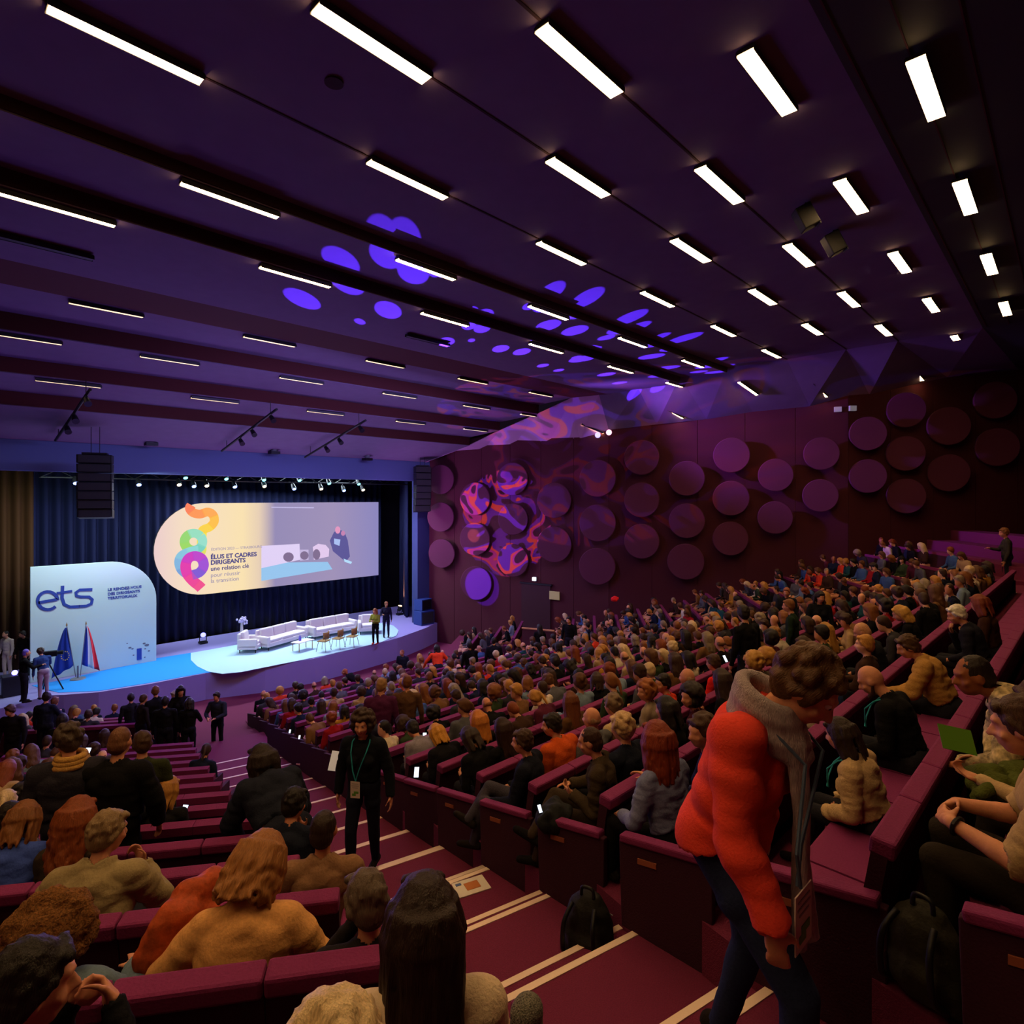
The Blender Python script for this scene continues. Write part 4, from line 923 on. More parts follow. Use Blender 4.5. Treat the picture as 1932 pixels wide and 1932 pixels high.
def hair_mesh(style, vox, seed=0, L=.2):
    k = ('hair', style, vox, seed, L)
    if k not in _cache:
        me = fuse(hair_prims(style, seed, L), vox, 2, 8, 'hair')
        if vox < .012:
            push(me, 0, None, .004, (90, 90, 18))
        _cache[k] = me
    return _cache[k]
TOPN = {}
def person(label, loc, rz, key, pz, hair, hrgb, top, legs=(34, 34, 42), skin=0, vox=.02, s=1.0, topname='sweater', group=None, eyes=False, seed=0, L=.2, shoes=(30, 24, 22), kids=True, topm=None, hs=1.0):
    fine = vox < .022; me, tp, lg, sh, hm, P = variant((key, vox), pz, vox, fine)
    o = link(me, 'person', None, skin_mat(SK[skin] if isinstance(skin, int) else skin)); o.location = loc; o.rotation_euler = (0, 0, rz); o.scale = (s, s, s); tag(o, label, 'person', group)
    link(tp, topname, o, topm or cloth_mat(top))
    if kids: link(lg, 'trousers', o, cloth_mat(legs)); [link(q, 'shoe', o, cloth_mat(shoes)) for q in sh]
    if hair: link(hair_mesh(hair, max(.008, vox * .75), seed, L), 'hair', o, hair_mat(hrgb), hm @ Matrix.Scale(hs, 4))
    if eyes:
        for sx_ in (-1, 1):
            MB().ball((0, 0, 0), .0125, 10).build('eye', mat('eye_white', (225, 215, 205), .3), o, smooth=True).matrix_local = hm @ Matrix.Translation((sx_ * .031, .0745, .012))
            MB().ball((0, 0, 0), .007, 10).build('iris', mat('iris', (40, 24, 16), .3), o, smooth=True).matrix_local = hm @ Matrix.Translation((sx_ * .031, .0825, .010))
        MB().tube([(-.022, .088, -.062), (-.01, .0945, -.060), (0, .0955, -.0605), (.01, .0945, -.060), (.022, .088, -.062)], [.002, .005, .0055, .005, .002], 8).build('lips', mat('lips', (168, 78, 70), .5), o, smooth=True).matrix_local = hm
    o['_hm'] = 0; del o['_hm']
    return o, hm, P
# ------------------------------------------------------------------ who sits and stands where
_tr = [BVHTree.FromPolygons([Vector(v) for v in vv], ff) for vv, ff in FLV]
def fz(x, y):
    h = [t.ray_cast(Vector((x, y, 40)), Vector((0, 0, -1)))[0] for t in _tr]; h = [q.z for q in h if q]; return max(h) if h else .05
def face(a): return R_(PHI + a - 90)
def rowpos(B, k, px, fwd=.3, off=(0, 0)):
    if k >= 20: d = (FRONT[k - 20] if B is BC else 17.3 + k - 20); dr = (6.95, 7.2, 7.45)[k - 20]
    else: d = B.row(k); dr = B.D(d)
    return B.p(B.t_of_px(px, d + fwd, off), d + fwd, CZ - dr)
def brz(B): return math.atan2(B.n.y, B.n.x) - math.pi / 2
def proj(p): Z = p.x * CO + p.y * SI; return 966 + FPX * (p.x * SI - p.y * CO) / Z, 940 - FPX * (p.z - CZ) / Z, Z
TAKEN = []
DN = ((.06, .02, -.27), (.07, .10, -.52), dict(pn=(-1, 0, 0), curl=.35))
LAP = ((.07, .06, -.27), (-.05, .30, -.30), dict(pn=(-.2, 0, -1), curl=.4))
PHONE = ((.05, .06, -.27), (-.10, .30, -.14), dict(pn=(-.6, -.4, .6), curl=.7))
CHIN = ((.02, .24, -.24), (-.13, .20, .03), dict(pn=(0, -1, 0), curl=.9))
S = lambda **k: dict(k)
POSES = {
    'a': S(lean=4, head=(0, 12, 0), armR=LAP, armL=LAP), 'b': S(lean=14, head=(18, 26, 0), armR=LAP, armL=LAP, curve=.03), 'c': S(lean=8, head=(55, 8, 0), armR=LAP, armL=LAP, twist=12, fem=True),
    'd': S(lean=10, head=(-30, 14, 0), armR=LAP, armL=PHONE, fem=True), 'e': S(lean=-4, head=(10, 4, 0), armR=LAP, armL=LAP, bulk=1.1), 'f': S(lean=24, head=(0, 38, 0), armR=PHONE, armL=PHONE, curve=.04),
}
def stand(**k): return dict(dict(hip=(0, 0, .93), lean=2, head=(0, 8, 0), armR=DN, armL=DN, legR=((.10, .03, .50), (.11, 0, .085), -6), legL=((.10, .0, .50), (.11, -.02, .085), 6)), **k)
SUIT = (26, 27, 36); BLK = (18, 17, 19); NAVY = (26, 32, 52)
def seated(B, k, px, label, key, pz, hair, hrgb, top, **kw):
    kw['s'] = kw.get('s', 1.0) * .965; fwd = kw.pop('fwd', .3); turn = kw.pop('turn', 0); vx = kw.get('vox', .02); rz_ = brz(B) + R_(turn); hm = variant((key, vx), pz, vx, vx < .022)[4]
    ho = Matrix.Rotation(rz_, 3, 'Z') @ hm.translation * kw.get('s', 1.0); p = rowpos(B, k, px, fwd, (ho.x, ho.y)); TAKEN.append((p.x, p.y))
    return person(label, p, brz(B) + R_(turn), key, pz, hair, hrgb, top, **kw)
def standing(px, Z, label, key, pz, hair, hrgb, top, alpha, z=None, **kw):
    vx = kw.get('vox', .02); ho = Matrix.Rotation(face(alpha), 3, 'Z') @ variant((key, vx), pz, vx, vx < .022)[4].translation * kw.get('s', 1.0)
    q = Vector((0, 0, CZ)) + ray(px, 940) * Z - Vector((ho.x, ho.y, 0)); q.z = fz(q.x, q.y) if z is None else z; TAKEN.append((q.x, q.y)); kw.setdefault('topname', 'jacket')
    return person(label, q, face(alpha), key, pz, hair, hrgb, top, **kw)
BR_ = (70, 44, 26); DK = (30, 22, 18); GRY = (150, 136, 116); BLD = (196, 150, 80); WHT = (206, 190, 164); RED = (132, 52, 20)
HV = .0095
# --- the woman in red on the steps
w1, hm1, P1 = standing(1525, 2.32, 'person in red sweater, grey scarf and jeans stepping up the near aisle, looking down', 'redw', stand(lean=12, fem=True, longtop=True, puff=.034, amp=.016, fold=6, curve=.05, head=(10, 42, -4), bulk=1.06, armR=((.10, .10, -.26), (.13, .30, -.46), dict(pn=(-.8, -.3, -.4), curl=.55, d=(.0, .35, -.9))), armL=((.06, -.10, -.26), (.07, -.02, -.5), dict(pn=(-1, 0, 0))),
    legR=((.11, .30, .55), (.10, .30, .12), -4), legL=((.10, .04, .49), (.11, -.08, .09), 6)), 'fluffy', (88, 56, 28), (222, 62, 44), -136, z=CZ - 2.47, vox=HV, s=1.13, legs=(38, 46, 78), topname='sweater', eyes=True, seed=3, topm=mat('red_wool', (232, 66, 48), .95, .3, 120, .05))
def scarf():
    m = mat('scarf_wool', (176, 158, 162), .95, .9, 60, .25, stretch=(5, 5, .6)); P = []
    c = hm1 @ V(0, -.03, -.16)
    for j in range(5):
        pr = None
        for i in range(19):
            a = 2 * math.pi * i / 18; q = c + V(math.cos(a) * (.085 + .012 * (j % 2)), math.sin(a) * (.088 + .01 * j % 3), -.035 * j + .055 - .045 * math.sin(a)); 
            if pr is not None: P.append(('c', pr, .030, q, .030, 's'))
            pr = q
    for j in range(5):
        x0 = -.02 - .024 * j; pr = None
        for i in range(14):
            t = i / 13; q = c + V(x0 * (1 - .1 * t) + .075, .10 + .02 * math.sin(t * 3 + j) + .03 * t + .008 * (j % 2), -.08 - .66 * t)
            if pr is not None: P.append(('c', pr, .021, q, .024, 's'))
            pr = q
    return link(fuse(P, .01, 3, 8, 'scarf'), 'scarf', w1, m)
scarf()
LAN = mat('lanyard_teal', (40, 150, 164), .7)
def lanyard(par, hm, P, drop=.36, m=LAN, card=None, off=0.0, yo=.0):
    c = hm @ V(0, -.02, -.155); pts = []
    for a in range(-150, 331, 30) if False else []: pass
    L = [c + V(-.075, -.02, .0), c + V(-.095, .05, -.035), c + V(-.08, .125 + yo, -.12), c + V(-.03 + off, .14 + yo, -drop * .75), c + V(off, .14 + yo, -drop)]
    Rr = [c + V(.075, -.02, .0), c + V(.095, .05, -.035), c + V(.08, .125 + yo, -.12), c + V(.03 + off, .15 + yo, -drop * .75), c + V(off, .15 + yo, -drop)]
    back = [c + V(-.075, -.02, 0), c + V(-.04, -.075, .0), c + V(.04, -.075, 0), c + V(.075, -.02, 0)]
    mb = MB()
    for q in (L, Rr, back): mb.tube(q, .0065, 6)
    o = mb.build('lanyard', m, par)
    if card:
        k = MB().box(c + V(off, .158 + yo, -drop - card[1] / 2), (card[0], .004, card[1])).build('badge', mat('badge_paper', (214, 196, 190), .5), o)
        for i, (z, w_, cc) in enumerate([(.36, .7, (150, 140, 140)), (.24, .8, (150, 140, 140)), (.12, .6, (150, 140, 140)), (-.16, .5, (96, 150, 60)), (-.30, .4, (96, 150, 60))]):
            MB().box(c + V(off + (0 if i < 3 else .012 * (-1) ** i), .161 + yo, -drop - card[1] / 2 + z * card[1]), (card[0] * w_, .002, card[1] * (.035 if i < 3 else .14))).build('badge_print', mat('print%d' % (i > 2), cc, .6), k)
    return o
lanyard(w1, hm1, P1, .46, card=(.13, .18), off=.19, yo=.02, m=mat('lanyard_grey', (70, 84, 110), .7))
# --- the woman in the dark suit coming up the aisle
w2, hm2, P2 = standing(683, 6.15, 'person in dark suit with teal lanyard and curly hair walking up the aisle', 'darkw', stand(fem=True, head=(8, 7, 0), puff=.022, amp=.007, armR=((.08, .0, -.27), (.10, .04, -.52), dict(pn=(-1, 0, 0), curl=.4)), armL=((.09, -.02, -.27), (.13, .05, -.52), dict(pn=(-1, 0, 0), curl=.4)),
    legR=((.09, .14, .52), (.08, .16, .12), 0), legL=((.09, -.04, .49), (.08, -.12, .1), 0)), 'curly', (58, 38, 26), (24, 26, 34), 172, vox=.0115, s=.985, legs=(28, 30, 46), eyes=True, seed=5, skin=1)
lanyard(w2, hm2, P2, .40, card=(.10, .17), off=.02)
# --- left block, near rows
seated(BL, 0, 62, 'dark-haired person in bottom left corner with hands clasped at the chin', 'dkman', S(lean=8, head=(-22, 12, 0), twist=-34, armR=((.02, .26, -.14), (-.08, .25, .06), dict(pn=(-.6, -.6, 0), curl=1.1, d=(-.7, .1, .45))), armL=((.02, .26, -.14), (-.10, .24, .07), dict(pn=(-.6, -.5, 0), curl=1.1, d=(-.8, .1, .4)))), 'short', (26, 18, 14), (24, 24, 30), vox=.0085, seed=9, topname='jacket', fwd=.2, s=.99, legs=(30, 30, 36))
seated(BL, 0, 800, 'person with very long dark brown hair in a cream jumper, foreground beside the aisle', 'longw', S(lean=6, head=(0, 8, 0), fem=True, puff=.028, amp=.01, armR=LAP, armL=LAP), 'long', (40, 22, 14), (214, 186, 150), vox=.009, seed=11, L=.55, fwd=.24, topm=mat('cream_knit', (214, 190, 158), .95, .5, 90, .06), hs=1.12)
seated(BL, -1, 628, 'person with pale blond hair bending low at the bottom edge', 'blondw', S(lean=54, head=(0, 16, 0), fem=True, armR=LAP, armL=LAP, puff=.02), 'fluffy', (214, 186, 140), (110, 110, 116), vox=.010, seed=13, fwd=.25, hs=1.12, s=.98)
# fur hooded coat
fo, fh, _ = seated(BL, 1, 98, 'person in grey-blue coat with fur-trimmed hood behind the dark-haired corner person', 'furw', S(lean=-8, hip=(0, .12, .40), head=(5, 24, 0), fem=True, puff=.035, amp=.015, armR=((.10, .14, -.22), (.02, .36, -.26), dict(pn=(-.3, 0, -1))), armL=LAP), None, BR_, (104, 124, 140), vox=.011, fwd=.14, topname='coat', s=.98)
def fur(o, hm):
    P = []; rnd = random.Random(2)
    for i in range(210):
        a = R_(rnd.uniform(-30, 210)); rr = .135 + rnd.uniform(-.02, .025); P.append(('e', hm @ V(math.cos(a) * rr, -.02 + rnd.uniform(-.05, .03), -.01 + math.sin(a) * rr), V(.03, .03, .03), Matrix.Identity(3), None, 'f'))
    P.append(('e', hm @ V(0, -.05, 0), V(.135, .10, .135), hm.to_3x3(), None, 'f'))
    me = fuse(P, .012, 1, 8, 'fur'); 
    push(me, 0, None, .012, (70, 70, 70))
    link(me, 'fur_hood', o, mat('fur', (120, 78, 38), .95, 1.0, 110, .5))
fur(fo, fh)
seated(BL, 1, 492, 'person in tan sweater with wavy golden brown hair, leaning forward, back to the camera', 'tanw', S(lean=22, side=0, head=(-12, 44, 4), fem=True, bulk=1.12, puff=.024, amp=.016, fold=5.5, armR=((.17, .10, -.20), (.13, .32, -.24), dict(pn=(0, 0, -1))), armL=((.20, .08, -.18), (.10, .30, -.24), dict(pn=(0, 0, -1))), hip=(0, .04, .42)), 'wavy', (150, 96, 44), (214, 156, 96), vox=.009, seed=21, L=.13, fwd=.24, s=1.02, hs=1.18)
seated(BL, 1, 690, 'grey-haired person in dark clothes seated beside the aisle, hand at the face', 'gman', S(lean=-10, hip=(0, .14, .41), head=(25, 16, 0), armR=LAP, armL=CHIN), 'short', (92, 76, 62), (36, 32, 34), vox=.0105, seed=22, fwd=.12, s=.97, hs=1.08)
seated(BL, 2, 205, 'grey-haired person in beige coat leaning the head on one hand, near left', 'beigem', S(lean=16, head=(-34, 12, 0), armR=((.12, .20, -.2), (-.07, .26, .04), dict(pn=(-.4, -.6, 0), curl=.9, d=(-.4, .1, .8))), armL=((.14, .1, -.24), (.1, .3, -.28), dict(pn=(0, 0, -1))), puff=.03, amp=.014, bulk=1.08), 'short', (138, 112, 78), (150, 132, 96), vox=.0105, seed=23, fwd=.32, s=1.04, topname='coat')
seated(BL, 2, 612, 'person with cropped dark hair, tan jumper and navy collar, by the aisle', 'crop', S(lean=6, head=(-12, 6, 0), armR=LAP, armL=LAP, puff=.02), 'crop', (44, 28, 20), (140, 104, 76), vox=.0115, fwd=.32, skin=2, hs=1.02, s=.97)
seated(BL, 3, 556, 'person with dark hair in a navy jacket holding the chin, behind the tan jumper', 'navyc', S(lean=18, head=(-25, 16, 0), armR=CHIN, armL=LAP), 'short', (26, 18, 14), (26, 30, 44), vox=.013, fwd=.3, topname='jacket', skin=2)
seated(BL, 3, 148, 'person with long reddish curly hair next to the beige coat', 'curlr', S(lean=14, head=(0, 14, 0), fem=True, armR=LAP, armL=LAP), 'wavy', (130, 62, 22), (60, 50, 40), vox=.012, seed=31, L=.26, fwd=.36, hs=1.25)
seated(BL, 3, 46, 'person in bright blue sweater with short brown hair at the left edge', 'bluel', S(lean=24, head=(8, 30, 0), bulk=1.06, puff=.02, amp=.012, armR=((.14, .14, -.2), (.02, .3, -.26), dict(pn=(0, 0, -1))), armL=LAP), 'bob', (124, 74, 32), (60, 82, 170), vox=.0115, seed=32, fwd=.32, s=1.04)
seated(BL, 5, 318, 'blond-haired person looking at a lit phone, alone in the left row', 'phonel', S(lean=6, head=(-14, 24, 0), fem=True, armR=PHONE, armL=PHONE), 'bob', (170, 116, 48), (26, 24, 28), vox=.014, seed=33, fwd=.3, hs=1.05)
seated(BL, 4, 20, 'person in white patterned top at the left edge behind the blue sweater', 'a', POSES['a'], 'short', DK, (186, 176, 160), vox=.018)
# --- standing in the left block
def inrow(B, k, px, fwd=.45): p = rowpos(B, k, px, fwd); return p.x * CO + p.y * SI, p.z
Zs, zz = inrow(BL, 4, 228); standing(228, Zs, 'balding person in a black suit standing with back to the camera', 'suitb', stand(bulk=1.16, puff=.03, amp=.008, head=(0, 12, 0), armR=((.10, .05, -.26), (.08, .16, -.50)), armL=((.10, .05, -.26), (.08, .16, -.50))), 'crop', (112, 70, 44), (20, 19, 21), 6, z=zz, vox=.0125, s=1.03, legs=BLK)
Zs, zz = inrow(BL, 4, 128); m3, hm3, P3 = standing(128, Zs, 'person in grey suit with tan scarf standing beside the black suit', 'suitg', stand(bulk=1.06, puff=.028, head=(34, 14, 0), armR=((.1, .12, -.25), (.0, .34, -.3))), 'fluffy', (70, 54, 40), (46, 44, 54), 22, z=zz, vox=.0125, s=1.06, legs=(34, 34, 44))
mb = MB(); c = hm3 @ V(0, -.03, -.15)
for j in range(3): mb.tube([c + V(math.cos(2 * math.pi * i / 16) * (.09 + .01 * j), math.sin(2 * math.pi * i / 16) * (.095 + .01 * j), -.03 * j + .02) for i in range(17)], .028, 8)
mb.build('scarf', mat('tan_scarf', (186, 140, 70), .95, .6, 80, .2), m3, smooth=True)
Zs, zz = inrow(BL, 5, 268); standing(268, Zs, 'person in olive green jacket standing behind the black suit', 'greenst', stand(bulk=1.05, head=(20, 10, 0)), 'short', BR_, (48, 52, 30), 20, z=zz, vox=.017, s=.99)
Zs, zz = inrow(BL, 4, 492); standing(492, Zs, 'person in black jacket bending far down beside the aisle', 'bentw', stand(hip=(0, -.18, .90), lean=58, side=0, bulk=1.14, puff=.035, amp=.014, fem=True, head=(10, 10, 0), armR=((.06, .14, -.1), (.02, .3, -.15)), armL=((.08, .2, -.05), (.04, .45, -.1))), 'bob', (38, 24, 18), (30, 33, 46), 42, z=zz, vox=.0125, s=1.08, seed=41, legs=(26, 28, 40), hs=1.1)
STD = stand(); STW = stand(fem=True, head=(20, 10, 0), armR=((.08, .12, -.24), (-.02, .33, -.2))); STB = stand(lean=4, head=(-25, 10, 0), bulk=1.08)
crowd_std = [(293, 15.2, 'brown-haired person in black coat, tallest of the group standing in the front left aisle', STB, 'short', (110, 66, 32), BLK, 60, 1.06), (312, 14.6, 'dark-haired person in black with backpack straps in the front left group', STD, 'short', DK, BLK, 20, 1.02), (341, 15.4, 'person with long dark hair and black coat in the front left group', STW, 'long', (24, 18, 16), (22, 20, 24), 200, 1.02),
    (357, 14.8, 'person in black holding a bag at the right of the front left group', STW, 'bob', DK, BLK, 10, .96), (247, 16.0, 'person with dark hair at the left of the front left group', STD, 'short', DK, (30, 30, 36), 40, .96), (329, 16.0, 'person with grey hair facing the front left group', STB, 'short', GRY, (40, 40, 50), 190, 1.0),
    (272, 15.0, 'person in a dark jacket between two people of the front left group', STD, 'crop', BR_, (34, 28, 28), -30, .98), (18, 13.9, 'person in dark suit standing at the far left edge', STB, 'short', BR_, (26, 24, 26), 185, 1.04), (88, 14.8, 'dark-haired person in navy standing near the camera tripod', STW, 'short', DK, (28, 32, 48), 10, 1.05),
    (118, 13.4, 'person with black hair and black coat standing in the left cross aisle', STD, 'bob', DK, BLK, 30, 1.0), (104, 15.6, 'short-haired person in navy jacket behind the black coat in the left cross aisle', STD, 'short', (110, 66, 40), (34, 38, 56), 10, .98),
    (408, 16.2, 'person in dark suit standing alone at the foot of the aisle', stand(head=(0, 4, 0), armR=((.08, .1, -.25), (-.06, .28, -.28)), armL=((.08, .1, -.25), (-.06, .28, -.28)), puff=.02), 'short', (40, 28, 22), (40, 42, 52), 176, .97),
    (885, 19.0, 'dark silhouette of a person standing in the cross aisle, left one of two', STD, 'short', DK, BLK, 30, 1.0), (932, 19.6, 'dark silhouette of a person standing in the cross aisle, right one of two', STB, 'short', DK, (24, 24, 30), 10, 1.0)]
for i, (px, Z, lab, pz, hr, hc, tc_, al, sc_) in enumerate(crowd_std):
    standing(px, Z, lab, 'std%d' % [id(x) for x in (STD, STW, STB)].index(id(pz)) if any(pz is x for x in (STD, STW, STB)) else 'stx', pz, hr, hc, tc_, al, vox=.022, s=sc_, seed=i % 3, legs=(22, 22, 28), L=.3)
def row_std(B, k, px, lab, pz, key, hr, hc, tc_, al, sc_, **kw): Z, z = inrow(B, k, px); standing(px, Z, lab, key, pz, hr, hc, tc_, al, z=z, vox=kw.pop('vox', .02), s=sc_, **kw)
row_std(BC, 8, 720, 'grey-haired person in purple sweater standing with back to the camera', STB, 'std2', 'short', (150, 110, 66), (80, 30, 66), 10, 1.04, topname='sweater', legs=(60, 62, 80))
row_std(BC, 8, 768, 'person in brown jacket standing beside the purple sweater', STD, 'std0', 'short', (110, 62, 28), (96, 66, 44), 5, 1.0)
row_std(BC, 3, 1402, 'person in black coat standing with back to the camera amid the centre block', STB, 'std2', 'short', DK, BLK, 30, 1.03)
row_std(BC, 3, 1487, 'person in dark green jacket standing right of the black coat', STD, 'std0', 'short', (120, 72, 32), (28, 44, 32), 60, .95)
row_std(BC, 5, 1484, 'person in dark suit over light blue shirt standing and facing the camera', STB, 'std2', 'short', (150, 90, 60), (30, 34, 46), 170, .98)
row_std(BC, 3, 1548, 'person in black jacket standing behind the green jacket', STW, 'std1', 'bob', DK, (22, 24, 30), 160, .92)
standing(1073, 21.5, 'person in black coat standing near the side door', 'std0', STD, 'short', DK, BLK, 150, vox=.02, s=1.05)
standing(1017, 23.0, 'person in black standing by the barrier below the side door lamp', 'std1', STW, 'long', DK, BLK, 10, vox=.02, s=.95, L=.3)
row_std(BC, 1, 1893, 'brown-haired person in grey jacket standing at the right edge of the photo', STW, 'std1', 'fluffy', (120, 74, 32), (58, 54, 50), 60, 1.12, vox=.016)
row_std(BC, 22, 650, 'person in black bending forward at the stage front', stand(hip=(0, -.2, .9), lean=64, head=(0, 0, 0), armR=((.05, .2, -.1), (.02, .4, -.2)), armL=((.05, .2, -.1), (.02, .4, -.2))), 'bentm', 'crop', (170, 90, 50), BLK, 80, 1.0)
row_std(BC, 20, 824, 'dark-haired person in bright orange top leaning over the front seats', stand(lean=28, hip=(0, -.1, .92), armR=((.2, .1, -.2), (.28, .28, -.36)), armL=((.2, .1, -.2), (.28, .28, -.36)), bulk=1.1), 'orst', 'bob', DK, (226, 66, 30), 15, 1.02, topname='sweater')
row_std(BC, 22, 758, 'person in dark jacket standing against the stage front', STB, 'std2', 'crop', (150, 84, 50), (32, 34, 46), 170, .92)
# --- centre block, near rows
def C(k, px, lab, key, pz, hair, hrgb, top, **kw): return seated(BC, k, px, lab, key, pz, hair, hrgb, top, **kw)
o, hmB, PB = C(0, 1642, 'bald bearded person in black sweater looking down, seated by the big right row back', 'baldb', S(lean=20, head=(12, 34, 0), bulk=1.08, puff=.02, armR=LAP, armL=LAP), 'crop', (70, 40, 24), (18, 17, 19), vox=.0105, fwd=.32, turn=-4, s=1.0)
def drop_hair(o):
    for c in list(o.children):
        if c.name.startswith('hair'): bpy.data.objects.remove(c)
drop_hair(o)
P = [('c', V(-.05, .03, -.09), .02, V(-.02, .075, -.115), .02, 'h'), ('c', V(.05, .03, -.09), .02, V(.02, .075, -.115), .02, 'h'), ('c', V(-.025, .075, -.112), .022, V(.025, .075, -.112), .022, 'h'), ('c', V(-.068, -.0, -.04), .014, V(-.052, .03, -.088), .018, 'h'), ('c', V(.068, 0, -.04), .014, V(.052, .03, -.088), .018, 'h')]
link(fuse(P, .008, 2, 8, 'beard'), 'beard', o, hair_mat((66, 36, 22)), hmB)
lanyard(o, hmB, PB, .3)
C(0, 1712, 'person in beige jacket with short brown hair beside the bald bearded one', 'beigej', S(lean=26, head=(20, 26, 0), bulk=1.1, puff=.03, amp=.014, twist=8, armR=((.1, .16, -.2), (-.02, .34, -.2)), armL=((.12, .2, -.18), (.02, .42, -.12))), 'short', (78, 52, 28), (170, 126, 66), vox=.0115, topname='jacket', fwd=.34)
o, hmY, PY = C(0, 1583, 'dark-haired person in cream top with teal lanyard seated behind the red sweater', 'creamk', S(lean=18, head=(-10, 18, 0), fem=True, armR=LAP, armL=LAP, puff=.032, amp=.014), 'bob', (40, 24, 14), (188, 158, 116), vox=.0115, s=.88, fwd=.3)
lanyard(o, hmY, PY, .3)
C(0, 1804, 'white-haired bearded person in dark coat with hand at the chin, upper right', 'whitem', S(lean=18, head=(24, 22, 0), bulk=1.08, puff=.02, armR=CHIN, armL=LAP), 'short', (240, 226, 204), (30, 30, 42), vox=.014, topname='coat', fwd=.32)
C(0, 1846, 'person with reddish brown hair beyond the white-haired one', 'd', POSES['d'], 'bob', (120, 50, 18), (60, 34, 24), vox=.018)
C(1, 1238, 'red-haired person in pale blue sweater with back to the camera, beside the aisle', 'redh', S(lean=10, head=(-22, 6, 0), fem=True, twist=-10, bulk=1.04, puff=.02, amp=.014, armR=((.1, .12, -.22), (-.0, .36, -.12)), armL=((.12, .06, -.24), (.02, .30, -.28))), 'long', (126, 46, 16), (116, 122, 160), vox=.0105, seed=51, L=.2, fwd=.46, hs=1.15, s=1.0, legs=BLK)
C(1, 1322, 'person in navy and yellow lifting both hands, beside the red-haired one', 'c', POSES['c'], 'fluffy', BR_, (34, 40, 84), vox=.0165, fwd=.34)
C(1, 1468, 'person with dark curly hair behind the red sweater', 'a', POSES['a'], 'curly', DK, (70, 54, 44), vox=.0165)
C(2, 1112, 'person in dark olive sweater with teal lanyard, legs stretched into the aisle', 'olive', S(lean=8, head=(0, 14, 0), puff=.024, amp=.014, armR=((.1, .1, -.24), (0, .34, -.22)), armL=PHONE, legR=((.02, .46, .60), (-.20, .62, .34), 10, .4), legL=((.10, .48, .50), (.10, .60, .085), 6)), 'crop', (56, 32, 20), (62, 50, 36), vox=.0105, turn=30, fwd=.34, legs=(60, 48, 38), shoes=(20, 18, 20))
C(2, 1172, 'white-haired person in navy coat seated beside the olive sweater', 'whiteh', S(lean=4, head=(-4, 8, 0), bulk=1.12, puff=.02, armR=LAP, armL=LAP), 'fluffy', (196, 160, 112), (24, 28, 42), vox=.0125, fwd=.34, topname='coat', hs=1.04)
C(2, 1255, 'person with dark hair in black, third from the aisle behind the red-haired one', 'a', POSES['a'], 'bob', DK, BLK, vox=.0165)
C(2, 1302, 'person with dark curly hair and burgundy top with pale collar', 'c', POSES['c'], 'curly', (36, 24, 18), (70, 22, 30), vox=.0165, seed=4)
C(2, 1360, 'person with long dark brown hair in black left of the red sweater', 'd', POSES['d'], 'long', (48, 28, 16), BLK, vox=.0165, L=.3)
C(3, 985, 'short-haired person in navy sweater with grey trousers beside the aisle', 'navys', S(lean=4, head=(4, 8, 0), bulk=1.12, puff=.022, armR=LAP, armL=((.08, .1, -.26), (.02, .36, -.3)), legR=((.04, .46, .60), (-.18, .60, .36), 10, .4), legL=((.1, .48, .5), (.1, .58, .085), 4)), 'short', (64, 40, 26), (22, 24, 36), vox=.0125, turn=26, fwd=.34, legs=(62, 58, 70), hs=.98)
C(3, 1040, 'dark-haired person in rust orange sweater behind the navy sweater', 'orange', S(lean=16, head=(38, 10, 0), bulk=1.12, puff=.026, armR=LAP, armL=LAP), 'short', (34, 24, 18), (206, 84, 34), vox=.0135, fwd=.34)
C(3, 1116, 'bald person in grey jacket right of the orange sweater', 'e', POSES['e'], 'bald', (150, 110, 80), (92, 90, 92), vox=.016, topname='jacket')
C(3, 1155, 'grey-haired person beyond the bald one in a cream jacket', 'a', POSES['a'], 'fluffy', (120, 96, 70), (196, 170, 120), vox=.0165, topname='jacket')
C(3, 1217, 'curly ginger-haired person in pale top in the centre block', 'c', POSES['c'], 'curly', (150, 84, 34), (150, 130, 110), vox=.0165, seed=6)
C(4, 884, 'person with dark hair in black leaning forward by the aisle', 'f', POSES['f'], 'bob', (44, 28, 18), BLK, vox=.0165)
C(4, 946, 'person with long straight dark hair in black by the orange bag', 'a', POSES['a'], 'long', (46, 24, 16), BLK, vox=.0165, L=.32)
C(4, 1075, 'person with long reddish brown hair behind the bald grey jacket', 'd', POSES['d'], 'long', (104, 52, 20), (90, 60, 34), vox=.0165, L=.34)
C(5, 822, 'blond-haired person with brown scarf holding a lit phone by the aisle', 'f', POSES['f'], 'bob', (196, 134, 44), (24, 22, 26), vox=.0165, seed=2)
C(5, 900, 'person with long golden hair in black in the middle of the centre block', 'a', POSES['a'], 'long', (188, 112, 40), BLK, vox=.0165, L=.22, hs=1.15)
C(6, 778, 'dark-haired person in striped grey shirt leaning forward by the aisle', 'f', POSES['f'], 'short', DK, (130, 122, 134), vox=.018)
C(1, 1625, 'balding white-haired person in dark jacket with teal lanyard', 'b', POSES['b'], 'crop', (206, 150, 110), (28, 30, 38), vox=.0165, topname='jacket', fwd=.36)
C(1, 1697, 'person with blond hair in black coat writing, seen from behind', 'b', POSES['b'], 'bob', (200, 150, 70), BLK, vox=.0165, topname='coat', seed=5)
C(1, 1772, 'person in light grey sweater leaning over, upper right', 'f', POSES['f'], 'short', (80, 48, 28), (160, 148, 140), vox=.0165)
C(2, 1556, 'person with long fair hair falling over tan clothes', 'd', POSES['d'], 'long', (170, 120, 50), (150, 110, 60), vox=.0165, L=.34, seed=8)
C(3, 1460, 'fair-haired person in pale grey sweater leaning to the left', 'b', POSES['b'], 'fluffy', (160, 112, 60), (170, 158, 140), vox=.0165, seed=8)
